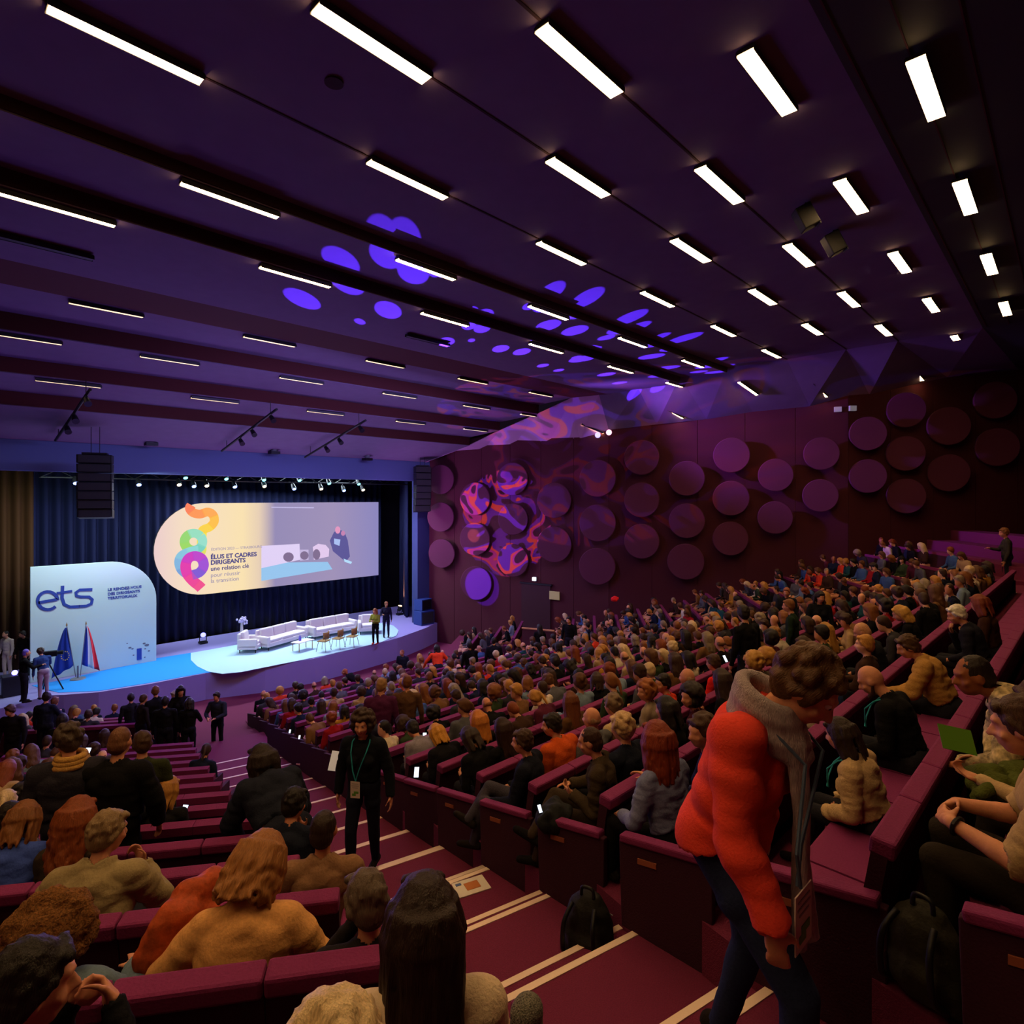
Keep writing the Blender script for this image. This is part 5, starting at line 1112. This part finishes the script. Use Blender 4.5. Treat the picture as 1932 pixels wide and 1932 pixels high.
C(2, 1420, 'person with wavy blond hair in the centre block, left of the pale grey sweater', 'b', POSES['b'], 'curly', (186, 136, 60), (60, 50, 40), vox=.0165, seed=9)
C(3, 1296, 'bald person in black with a red garment on the next seat', 'e', POSES['e'], 'bald', (170, 130, 96), BLK, vox=.0165)
C(3, 1345, 'person in bright red sweater beside the bald one in black', 'a', POSES['a'], 'short', BR_, (216, 34, 30), vox=.0165)
C(3, 1250, 'person in mustard and red with dark hair left of the bald one', 'c', POSES['c'], 'short', DK, (214, 60, 34), vox=.0165)
# --- right edge
p = BC.p(3.5, -.2 + .26, CZ - Dc(-.2)); TAKEN.append((p.x, p.y))
o, hmT, PT = person('person in beige T-shirt with clasped hands and a watch at the right edge', p, brz(BC) + R_(4), 'tee', S(lean=12, head=(0, 15, 0), bare=True, bulk=1.08, puff=.02, armR=((.04, .16, -.22), (-.10, .42, -.14), dict(pn=(-.4, -.4, -.6), curl=.8, d=(-.75, .5, .05))), armL=((.04, .16, -.22), (-.10, .43, -.12), dict(pn=(-.4, -.4, -.6), curl=.8, d=(-.8, .45, .1))), legR=((.13, .46, .52), (.14, .40, .085), -8), legL=((.16, .46, .52), (.16, .42, .085), 8)), 'short', BR_, (176, 148, 104), vox=.009, legs=(40, 34, 28), s=1.06, topname='t_shirt')
wv = [q for q in PT if q[0] == 'c' and q[5] == 'sleeve'][3]
d_ = (wv[3] - wv[1]).normalized(); c_ = wv[1].lerp(wv[3], .86); u_ = d_.orthogonal().normalized(); v_ = d_.cross(u_)
wt = MB(); wt.tube([c_ + (u_ * math.cos(a * .3927) + v_ * math.sin(a * .3927)) * .036 for a in range(17)], .009, 6); wt.build('watch_strap', mat('watch_black', (20, 20, 24), .4), o)
o2, hmG, _ = seated(BC, -1, 1992, 'person at the right edge holding a green leaflet, only the hands in view', 'greenp', S(lean=16, head=(20, 20, 0), armR=((.06, .18, -.2), (-.02, .46, -.10)), armL=((.06, .18, -.2), (-.02, .46, -.08), dict(pn=(0, 0, 1), curl=.9))), 'bob', BR_, (190, 160, 120), vox=.0125, fwd=.26, s=1.0) if False else (None, None, None)
p = BC.p(4.25, -.2 + .2, CZ - Dc(-.2)); TAKEN.append((p.x, p.y))
o2, hmG, PG = person('person at the right edge holding a green leaflet over an olive jacket', p, brz(BC), 'greenp', S(lean=16, head=(20, 20, 0), armR=((.06, .18, -.2), (-.02, .46, -.10)), armL=((.06, .18, -.2), (-.02, .46, -.08), dict(pn=(0, 0, 1), curl=.9))), 'bob', BR_, (190, 160, 120), vox=.0125, s=1.0, legs=(40, 34, 30))
hw_ = Matrix.Translation(p) @ Matrix.Rotation(brz(BC), 4, 'Z')
lf = MB().box((0, 0, 0), (.17, .14, .006), e=(0, 1, .15), n=(.6, 0, .8), up=(-.8, 0, .6)).build('leaflet', mat('leaflet_green', (84, 128, 30), .6)); tag(lf, 'bright green leaflet held in the hand at the right edge', 'leaflet'); lf.matrix_world = hw_ @ Matrix.Translation((.02, .60, .80)) @ Matrix.Rotation(.5, 4, 'Z')
P = []
rn = random.Random(4)
for i in range(46): a = rn.uniform(0, 6.28); r0 = rn.uniform(0, .2); q = V(math.cos(a) * r0 * 1.1, .32 + math.sin(a) * r0 * .9, .66 + rn.uniform(-.04, .05)); P.append(('c', q, .05, q + V(rn.uniform(-.12, .12), rn.uniform(-.1, .1), -.05), .04, 'j'))
jk = link(fuse(P, .014, 2, 8, 'folded_jacket'), 'folded_jacket', None, cloth_mat((76, 84, 34), bump=.8)); tag(jk, 'crumpled olive green jacket on a lap at the right edge', 'jacket'); jk.matrix_world = hw_
push(jk.data, 0, None, .016, (9, 9, 9))
p = BC.p(4.75, -.2 + .30, CZ - Dc(-.2)); TAKEN.append((p.x, p.y))
M_PAT = mat('patterned_knit', (176, 156, 116), .95, .5, 26, .75, stretch=(1, 1, 1))
person('person in black and cream patterned sweater leaning over the row back, right', p, brz(BC) + R_(10), 'pattern', S(hip=(0, -.02, .66), lean=50, head=(22, 14, 0), puff=.03, amp=.014, armR=((.10, .22, -.14), (-.06, .34, -.20), dict(pn=(0, 0, -1))), armL=((.16, .24, -.14), (.02, .42, -.04), dict(pn=(0, 0, -1), curl=.3))), 'crop', (34, 22, 14), (150, 130, 100), vox=.0105, skin=(150, 88, 54), topm=M_PAT, legs=BLK)
# --- stage and camera crew
def onst(px, py, lab, key, pz, hr, hc, tc_, al, sc_, **kw): q = at_h(px, py, SZ + .03); standing(px, q.x * CO + q.y * SI, lab, key, pz, hr, hc, tc_, al, z=SZ + .03, vox=kw.pop('vox', .02), s=sc_, **kw)
onst(707, 1216, 'person in yellow-green jacket standing on the stage holding notes, left speaker', 'spk', stand(fem=True, armR=((.07, .1, -.25), (-.08, .26, -.2)), armL=((.07, .1, -.25), (-.08, .26, -.2))), 'bob', (150, 84, 40), (140, 140, 50), 165, .98, legs=BLK, shoes=(200, 60, 30))
onst(729, 1203, 'person in dark suit with pale collar standing on the stage, right speaker', 'std1', STW, 'short', (130, 74, 44), (30, 28, 48), 190, 1.03, legs=(26, 26, 50))
onst(50, 1325, 'camera operator in black with violet cap beside the tripod', 'oper', stand(armR=((.08, .18, -.22), (0, .42, -.18)), armL=((.08, .18, -.22), (0, .42, -.18)), head=(0, 4, 0), bulk=1.08), 'crop', (110, 90, 190), BLK, -40, 1.04)
onst(76, 1317, 'person in blue shirt and pale trousers bending behind the tripod camera', 'oper2', stand(lean=14, armR=((.08, .18, -.22), (0, .42, -.18)), head=(0, 25, 0)), 'fluffy', (60, 40, 30), (46, 66, 120), 60, 1.02, legs=(170, 150, 170), topname='shirt')
onst(10, 1280, 'person all in white standing at the left edge of the stage', 'std0', STD, 'crop', DK, (210, 190, 176), 170, 1.05, legs=(206, 184, 168), topname='shirt')
onst(42, 1278, 'person in dark clothes standing behind the one in white', 'std2', STB, 'short', DK, (26, 22, 20), 180, 1.04)
# --- the rest of the audience
TP = [(BLK, 'black', 16), (NAVY, 'navy', 12), ((52, 50, 56), 'charcoal', 9), ((84, 84, 90), 'grey', 8), ((58, 38, 28), 'dark brown', 8), ((120, 84, 54), 'brown', 6), ((176, 146, 104), 'beige', 6), ((206, 190, 166), 'cream', 6), ((206, 60, 36), 'orange red', 3), ((150, 26, 34), 'red', 3), ((60, 88, 140), 'blue', 4), ((120, 140, 160), 'pale blue', 4), ((50, 64, 40), 'green', 3), ((176, 124, 40), 'mustard', 1), ((84, 30, 50), 'burgundy', 3), ((30, 70, 74), 'teal', 2)]
HP = [((28, 20, 16), 'black-haired', 13), ((56, 34, 20), 'dark-haired', 20), ((92, 56, 28), 'brown-haired', 14), ((132, 78, 36), 'light-brown-haired', 7), ((184, 128, 56), 'blond-haired', 6), ((128, 58, 22), 'red-haired', 4), ((140, 122, 98), 'grey-haired', 6), ((204, 176, 132), 'white-haired', 3)]
HS = ['short', 'short', 'crop', 'bob', 'bob', 'long', 'wavy', 'curly', 'fluffy', 'pony', 'bald']
rnd = random.Random(12)
def pick(L): return rnd.choices(L, [q[2] for q in L])[0]
cand = []
for s_ in SEATS:
    p = s_['p']; Z = p.x * CO + p.y * SI
    if Z < 1.2: continue
    px, py, _ = proj(p + Vector((0, 0, 1.2))); k, B = s_['k'], s_['B']
    if px < -60 or px > 1990: continue
    if outside(p.x, p.y, .4): continue
    if any((p.x - a) ** 2 + (p.y - b) ** 2 < .50 ** 2 for a, b in TAKEN): continue
    e0 = s_['t'] - BC.edge_t(BC.row(k) if k < 16 else FRONT[k - 20], PC, AX)
    if B is BL: pr = (.0 if k <= 4 else (.78 if px < 215 else .13)) if k < 16 else .7
    elif B is BC:
        pr = (.9 if px > (1880 if k == 0 else 1430) else 0) if k <= 3 else (.92 if k < 7 else (.5 if e0 < 2.4 else .92))
        if k >= 20: pr = .72
        if k in (-1, ): pr = 0
        if k <= 1 and px > 1868: pr = 0
    else: pr = .85 if k < 16 else .7
    if rnd.random() < pr: cand.append((Z, px, s_))
cand.sort(key=lambda q: q[0])
BN = {id(BC): 'centre', id(BL): 'left', id(BR): 'right'}
NP = len([o for o in bpy.data.objects if o.name.split('.')[0] == 'person']); NIND = 296 - NP
vk = 'abcdef'; stuff = []
for i, (Z, px, s_) in enumerate(cand):
    v = vk[rnd.choices(range(6), [6, 5, 4, 4, 4, 4])[0]]; t = pick(TP); h = pick(HP); hs = rnd.choice(HS); sk = rnd.choices(range(5), [5, 5, 4, 4, 1])[0]; B = s_['B']; k = s_['k']
    turn = R_(rnd.gauss(0, 12)); p = s_['p'] + Vector((rnd.uniform(-.04, .04), rnd.uniform(-.03, .08), 0)); sc_ = rnd.uniform(.93, 1.05)
    if i < NIND:
        row = f'{ordinal(k + 2)} row from camera' if k < 16 else f'{ordinal(23 - k)} front section row from the stage'
        hn = h[1] if hs != 'bald' else 'balding'
        lab = f'{hn} person in {t[1]} top, {BN[id(B)]} block, {row}, {ordinal(s_["i"] + 1)} seat'
        person(lab, p, s_['rz'] + turn, v, POSES[v], hs, h[0], t[0], skin=sk, vox=.0165 if Z < 7.5 else .023, s=sc_, seed=i % 3, L=.28, legs=rnd.choice([(28, 28, 34), (34, 40, 60), (50, 42, 38)]), group='seated audience', kids=Z < 12, topname='top')
    else: stuff.append((p, s_['rz'] + turn, sc_, v, hs, TP.index(t), HP.index(h), sk, i % 3))
def merge_crowd():
    mats = [cloth_mat(t[0]) for t in TP] + [hair_mat(h[0]) for h in HP] + [skin_mat(k) for k in SK]; VV = []; FF = []; FS = []; MI = []; off = 0; cc = {}
    def get(me):
        if me.name not in cc:
            n = len(me.vertices); v = np.empty(n * 3, np.float32); me.vertices.foreach_get('co', v)
            ls = np.array([p.loop_total for p in me.polygons]); li = np.empty(len(me.loops), np.int32); me.loops.foreach_get('vertex_index', li); cc[me.name] = (v.reshape(-1, 3), ls, li)
        return cc[me.name]
    for (p, rz, s, v, hs, ti, hi, sk, sd) in stuff:
        me, tp, lg, sh, hm, P = variant((v, .036), POSES[v], .036, False); M = Matrix.Translation(p) @ Matrix.Rotation(rz, 4, 'Z') @ Matrix.Scale(s, 4)
        for (m_, mi, X) in ((me, len(TP) + len(HP) + sk, M), (tp, ti, M), (hair_mesh(hs, .027, sd, .28), len(TP) + hi, M @ hm)):
            vv, ls, li = get(m_); A = np.array(X)[:3]; VV.append(vv @ A[:, :3].T + A[:, 3]); FF.append(li + off); FS.append(ls); MI.append(np.full(len(ls), mi)); off += len(vv)
    VV = np.concatenate(VV); FF = np.concatenate(FF); FS = np.concatenate(FS); MI = np.concatenate(MI)
    me = bpy.data.meshes.new('crowd'); me.vertices.add(len(VV)); me.vertices.foreach_set('co', VV.astype(np.float32).ravel()); me.loops.add(len(FF)); me.loops.foreach_set('vertex_index', FF.astype(np.int32))
    me.polygons.add(len(FS)); me.polygons.foreach_set('loop_start', np.concatenate([[0], np.cumsum(FS)[:-1]]).astype(np.int32)); me.polygons.foreach_set('material_index', MI.astype(np.int32)); me.update(calc_edges=True)
    for m in mats: me.materials.append(m)
    me.polygons.foreach_set('use_smooth', [True] * len(me.polygons)); o = bpy.data.objects.new('crowd', me); COL.objects.link(o)
    tag(o, 'farthest part of the seated audience filling the distant rows', 'crowd', kind='stuff')
if stuff: merge_crowd()
print('AUDIENCE', NP, len(cand), len(stuff))
# ------------------------------------------------------------------ things lying about, bags, phones, camera
def blob(name, P, vox, m, label, cat, loc, rz=0, amp=.0, fs=9):
    me = fuse(P, vox, 2, 10, name)
    push(me, 0, None, amp, (fs, fs, fs))
    o = link(me, name, None, m); o.location = loc; o.rotation_euler = (0, 0, rz); return tag(o, label, cat)
def backpack(loc, rz, m, label, s=1.0):
    P = [('e', V(0, 0, .2), V(.15, .10, .2), Matrix.Identity(3), None, 'b'), ('e', V(0, 0, .12), V(.16, .12, .13), Matrix.Identity(3), None, 'b'), ('e', V(0, -.09, .15), V(.11, .06, .11), Matrix.Identity(3), None, 'b'), ('c', V(-.1, 0, .06), .07, V(.1, 0, .06), .07, 'b')]
    o = blob('backpack', P, .011, m, label, 'backpack', loc, rz, .012, 14); o.scale = (s, s, s)
    for sx_ in (-1, 1): MB().tube(smooth3([V(sx_ * .07, .09, .36), V(sx_ * .09, .17, .28), V(sx_ * .10, .16, .12), V(sx_ * .11, .08, .05)]), .014, 6).build('shoulder_strap', M_BLACK, o, smooth=True)
    MB().tube(smooth3([V(-.04, .03, .38), V(-.03, .03, .43), V(.03, .03, .43), V(.04, .03, .38)]), .01, 6).build('carry_handle', M_BLACK, o, smooth=True)
    MB().tube([V(-.09, -.15, .19), V(0, -.165, .2), V(.09, -.15, .19)], .004, 5).build('zip', M_GREY, o); return o
def smooth3(P, n=5):
    out = []
    for i in range(len(P) - 1):
        p0, p1, p2, p3 = P[max(i - 1, 0)], P[i], P[i + 1], P[min(i + 2, len(P) - 1)]
        for k in range(n): t = k / n; out.append(.5 * (2 * p1 + (p2 - p0) * t + (2 * p0 - 5 * p1 + 4 * p2 - p3) * t * t + (3 * p1 - p0 - 3 * p2 + p3) * t ** 3))
    return out + [P[-1]]
def gp(px, Z, dz=0): q = Vector((0, 0, CZ)) + ray(px, 940) * Z; q.z = fz(q.x, q.y) + dz; return q
M_BAG = mat('bag_nylon', (24, 22, 20), .7, .5, 50, .2); M_BAG2 = mat('bag_olive', (40, 38, 26), .7, .5, 50, .2)
backpack(gp(1112, 4.1), face(150), M_BAG, 'black backpack standing on the aisle step against the row end', 1.15)
backpack(gp(1748, 2.62), face(120), M_BAG2, 'dark olive backpack on the floor at the lower right, before the beige T-shirt person', 1.05)
# booklets on the aisle step
q = at_h(887, 1656, 0); 
def booklet(px, Z, rz, col, lab, dz=.006, pr=None):
    p = gp(px, Z, dz); o = MB().box((0, 0, 0), (.30, .21, .008)).build('booklet', mat('paper', (226, 216, 200), .6), loc=p); o.rotation_euler = (0, 0, rz); tag(o, lab, 'booklet')
    MB().box((.01, 0, .006), (.13, .10, .003)).build('cover_print', mat('print_' + '_'.join(map(str, col)), col, .6), o); MB().box((-.10, .06, .006), (.05, .03, .003)).build('cover_print', mat('print_blue', (90, 110, 170), .6), o); return o
booklet(889, 5.31, R_(-20), (200, 120, 60), 'white booklet with coloured cover lying on the aisle step')
# phones
def phone(pos, rz, lab, tilt=55, s=1.0):
    o = MB().box((0, 0, 0), (.075 * s, .009, .15 * s)).build('phone', M_BLACK, bevel=.003); o.location = pos; o.rotation_euler = (R_(-tilt + 90 - 90) * 0 - R_(35), 0, rz); tag(o, lab, 'phone', None)
    MB().box((0, -.006, 0), (.066 * s, .003, .138 * s)).build('screen', em('phone', (225, 235, 255), 1.8), o); return o
def phone_px(px, py, Z, lab, al=0, s=1.0): phone(at_z(px, py, Z), face(al), lab, s=s * .85)
phone_px(347, 1531, 6.55, 'lit phone held by the blond-haired person in the left block', -10, 1.1)
phone_px(1018, 1526, 4.75, 'white phone in the hands of the olive sweater person', 30, .5)
phone_px(786, 1457, 7.35, 'bright white phone held by the blond-haired person by the aisle', 0, 1.0)
phone_px(801, 1390, 9.4, 'bright phone in the centre block right of the dark suit', 0)
phone_px(565, 1391, 11.5, 'small lit phone in the row below the foot of the aisle, right one', 0, .6); phone_px(547, 1380, 12.2, 'small lit phone in the row below the foot of the aisle, left one', 0, .6)
phone_px(164, 1422, 6.4, 'blue lit phone screen between the two standing suits', 0)
phone_px(1368, 1243, 10.2, 'lit phone in front of the person in the black standing coat', 30)
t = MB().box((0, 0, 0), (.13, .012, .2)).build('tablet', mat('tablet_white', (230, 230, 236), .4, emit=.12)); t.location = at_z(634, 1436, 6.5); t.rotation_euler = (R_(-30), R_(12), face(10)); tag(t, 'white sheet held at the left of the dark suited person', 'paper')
# bags and garments on the seats
P = [('e', V(0, 0, .14), V(.2, .12, .15), Matrix.Identity(3), None, 'b'), ('e', V(.08, .02, .2), V(.15, .1, .12), Matrix.Identity(3), None, 'b'), ('c', V(-.15, 0, .1), .07, V(.15, .0, .24), .08, 'b')]
q = rowpos(BL, 1, 345, .62); blob('handbag', P, .012, mat('bag_rust', (172, 70, 26), .7, .5, 30, .3), 'rust orange soft bag beside the tan sweater person', 'bag', q + V(0, 0, .58), .3, .03, 9)
P = [('e', V(0, 0, .1), V(.2, .14, .1), Matrix.Identity(3), None, 'b'), ('c', V(-.12, 0, .14), .06, V(.14, .04, .12), .06, 'b')]
q = rowpos(BC, 4, 925, .3); blob('garment', P, .014, mat('garment_orange', (226, 90, 40), .8, .5, 30, .3), 'bright orange garment on a seat in the fifth centre row', 'garment', q + V(0, 0, .5), .3, .03, 11)
q = rowpos(BC, 2, 1078, .4); blob('garment', P, .014, mat('garment_black', (22, 24, 26), .9, .5, 30, .3), 'black coat bundled on the seat next to the olive sweater person', 'garment', q + V(-.1, .1, .5), .3, .03, 11)
q = at_z(1160, 1135, 22); blob('garment', P, .02, mat('garment_red', (220, 24, 30), .8), 'bright red garment hanging by the right wall', 'garment', q, .3, .03, 11)
# speckled tweed coat end at the bottom
q = at_z(992, 1895, 1.62)
P = [('e', V(0, 0, -.12), V(.055, .05, .14), Matrix.Identity(3), None, 'b'), ('e', V(.0, .0, -.02), V(.05, .045, .04), Matrix.Identity(3), None, 'b'), ('c', V(0, 0, -.1), .05, V(.02, .02, -1.0), .14, 'b')]
blob('tweed_coat', P, .011, mat('tweed', (120, 116, 104), .95, .9, 260, .75), 'speckled grey tweed sleeve at the bottom edge beside the aisle', 'coat', q, 0, .01, 14)
# tripod camera
q = at_h(92, 1304, SZ + .01); o = empty('video_camera', q, face(-60), 'black video camera on tripod in front of the pale backdrop panel', 'camera')
for a in (90, 210, 330): MB().tube([V(0, 0, 1.0), V(math.cos(R_(a)) * .42, math.sin(R_(a)) * .42, 0)], .022, 6).build('leg', M_BLACK, o)
MB().tube([V(0, 0, .95), V(0, 0, 1.22)], .05, 8).build('tripod_head', M_BLACK, o); MB().box((0, .02, 1.33), (.16, .46, .2)).build('camera_body', M_BLACK, o, bevel=.02); MB().tube([V(0, .24, 1.34), V(0, .42, 1.34)], [.06, .08], 12).build('lens', M_BLACK, o)
MB().tube([V(.05, -.1, 1.25), V(.14, -.55, 1.12)], .012, 6).build('pan_handle', M_BLACK, o); MB().box((0, -.16, 1.5), (.18, .05, .11)).build('viewfinder', M_GREY, o)
q = at_h(27, 1310, SZ + .01); o = empty('control_case', q, 0, 'dark equipment case with a blue lamp at the left stage edge', 'case'); MB().box((0, 0, .35), (.7, .5, .7)).build('case', mat('case_grey', (40, 36, 50), .6), o, bevel=.02); MB().ball((0, -.1, .78), .09, 10).build('lamp', em('case_lamp', (130, 120, 255), 6), o)
# vomitory barrier by the side door
a = gp(985, 24.2); b = gp(1046, 23.2); d = (b - a); d.z = 0; n = V(-d.y, d.x, 0).normalized()
o = MB().extr([V(a.x, a.y, CZ - 7.4), V(b.x, b.y, CZ - 7.4), V(b.x, b.y, CZ - 5.25), V(a.x, a.y, CZ - 5.35)], n * .12).build('barrier', M_WALL); tag(o, 'burgundy parapet wall with wooden handrail below the side door', 'barrier')
MB().tube([V(a.x, a.y, CZ - 5.28), V(b.x, b.y, CZ - 5.18)], .04, 8).build('handrail', mat('rail_wood', (190, 130, 80), .5), o)
# ------------------------------------------------------------------ patterned projector beams (gobos)
def gobo(name, loc, aim, spot, color, power, build):
    o = lamp(name, 'SPOT', loc, aim, color, power, .02, spot=spot, blend=.05); d = o.data; d.use_nodes = True; nt = d.node_tree; e = nt.nodes['Emission']
    tc = nt.nodes.new('ShaderNodeTexCoord'); nrm = tc.outputs['Normal']; fac = build(nt, nrm, o)
    return o
dots = [(570, 562, 1.0), (643, 490, 1.15), (732, 583, .9), (762, 450, 1.2), (728, 478, 1.1), (780, 510, 1.1), (820, 478, .5), (678, 604, .35), (843, 642, .55), (915, 590, .6), (885, 612, .5), (890, 640, .2), (1040, 548, .8), (1108, 560, .85), (1000, 575, .45), (1035, 612, .75), (1085, 622, .75), (1190, 597, .75), (1205, 614, .55), (1145, 635, .45), (1245, 633, .45), (1293, 636, .65), (1120, 656, .45), (1230, 671, .6), (945, 656, .55), (985, 662, .55), (1095, 676, .6), (1025, 688, .35), (1055, 697, .3), (1145, 705, .45), (1170, 721, .35), (1350, 678, .45), (1262, 692, .5), (1365, 690, .4), (1320, 700, .35), (1245, 728, .3), (1100, 655, .3), (1200, 738, .3)]
src = Vector((20.0, 24.5, 3.6))
def build_dots(nt, nrm, o):
    N = nt.nodes; Lk = nt.links; bpy.context.view_layer.update(); Ri = o.matrix_world.to_3x3().inverted(); acc = None
    for (x, y, s) in dots:
        h = bvh.ray_cast(Vector((0, 0, CZ)), ray(x, y).normalized())[0]
        if not h: continue
        d = (Ri @ (h - src)).normalized(); dp = N.new('ShaderNodeVectorMath'); dp.operation = 'DOT_PRODUCT'; dp.inputs[1].default_value = d; Lk.new(nrm, dp.inputs[0])
        gt = N.new('ShaderNodeMath'); gt.operation = 'GREATER_THAN'; Lk.new(dp.outputs['Value'], gt.inputs[0]); gt.inputs[1].default_value = math.cos(max(.006, s * 27 * (h.x * CO + h.y * SI) / FPX / (h - src).length))
        if acc is None: acc = gt.outputs[0]
        else: ad = N.new('ShaderNodeMath'); ad.operation = 'MAXIMUM'; Lk.new(acc, ad.inputs[0]); Lk.new(gt.outputs[0], ad.inputs[1]); acc = ad.outputs[0]
    Lk.new(acc, N['Emission'].inputs['Strength'])
gobo('dot_projector', src, (8, 9, 13), 150, (.11, .03, 1.0), 130000, build_dots)
def build_swirl(nt, nrm, o):
    N = nt.nodes; Lk = nt.links; nz = N.new('ShaderNodeTexNoise'); nz.inputs['Scale'].default_value = 5; nz.inputs['Detail'].default_value = 1; nz.inputs['Distortion'].default_value = 2.2; Lk.new(nrm, nz.inputs['Vector'])
    rp = N.new('ShaderNodeValToRGB'); Lk.new(nz.outputs[0], rp.inputs[0]); c = rp.color_ramp; c.interpolation = 'CONSTANT'; c.elements[0].position = 0; c.elements[0].color = (0, 0, 0, 1); c.elements[1].position = .44; c.elements[1].color = (.12, .04, 1, 1)
    for ps, col in ((.52, (1, .22, .06, 1)), (.57, (.6, .08, .8, 1)), (.62, (0.0, 0, 0, 1))): c.elements.new(ps).color = col
    Lk.new(rp.outputs[0], N['Emission'].inputs['Color'])
def aimpt(px, py): p, n = hit_wall(px, py, 0); return p
gobo('swirl_projector', (8.5, 20.0, 8.0), aimpt(950, 985), 23, (1, 1, 1), 34000, build_swirl)
gobo('soffit_projector', (10, 21, 5.0), (22.0, 16.5, 11.2), 46, (1, .8, .9), 4500, build_swirl)

lamp('blue_wall_spot', 'SPOT', (8.5, 20.0, 8.0), aimpt(915, 1108), (.10, .04, 1.0), 50000, .03, spot=7.5, blend=.15)
lamp('orange_wall_spot', 'SPOT', (8.5, 20.0, 8.0), aimpt(903, 1012), (1.0, .42, .16), 12000, .03, spot=3.2, blend=.3)
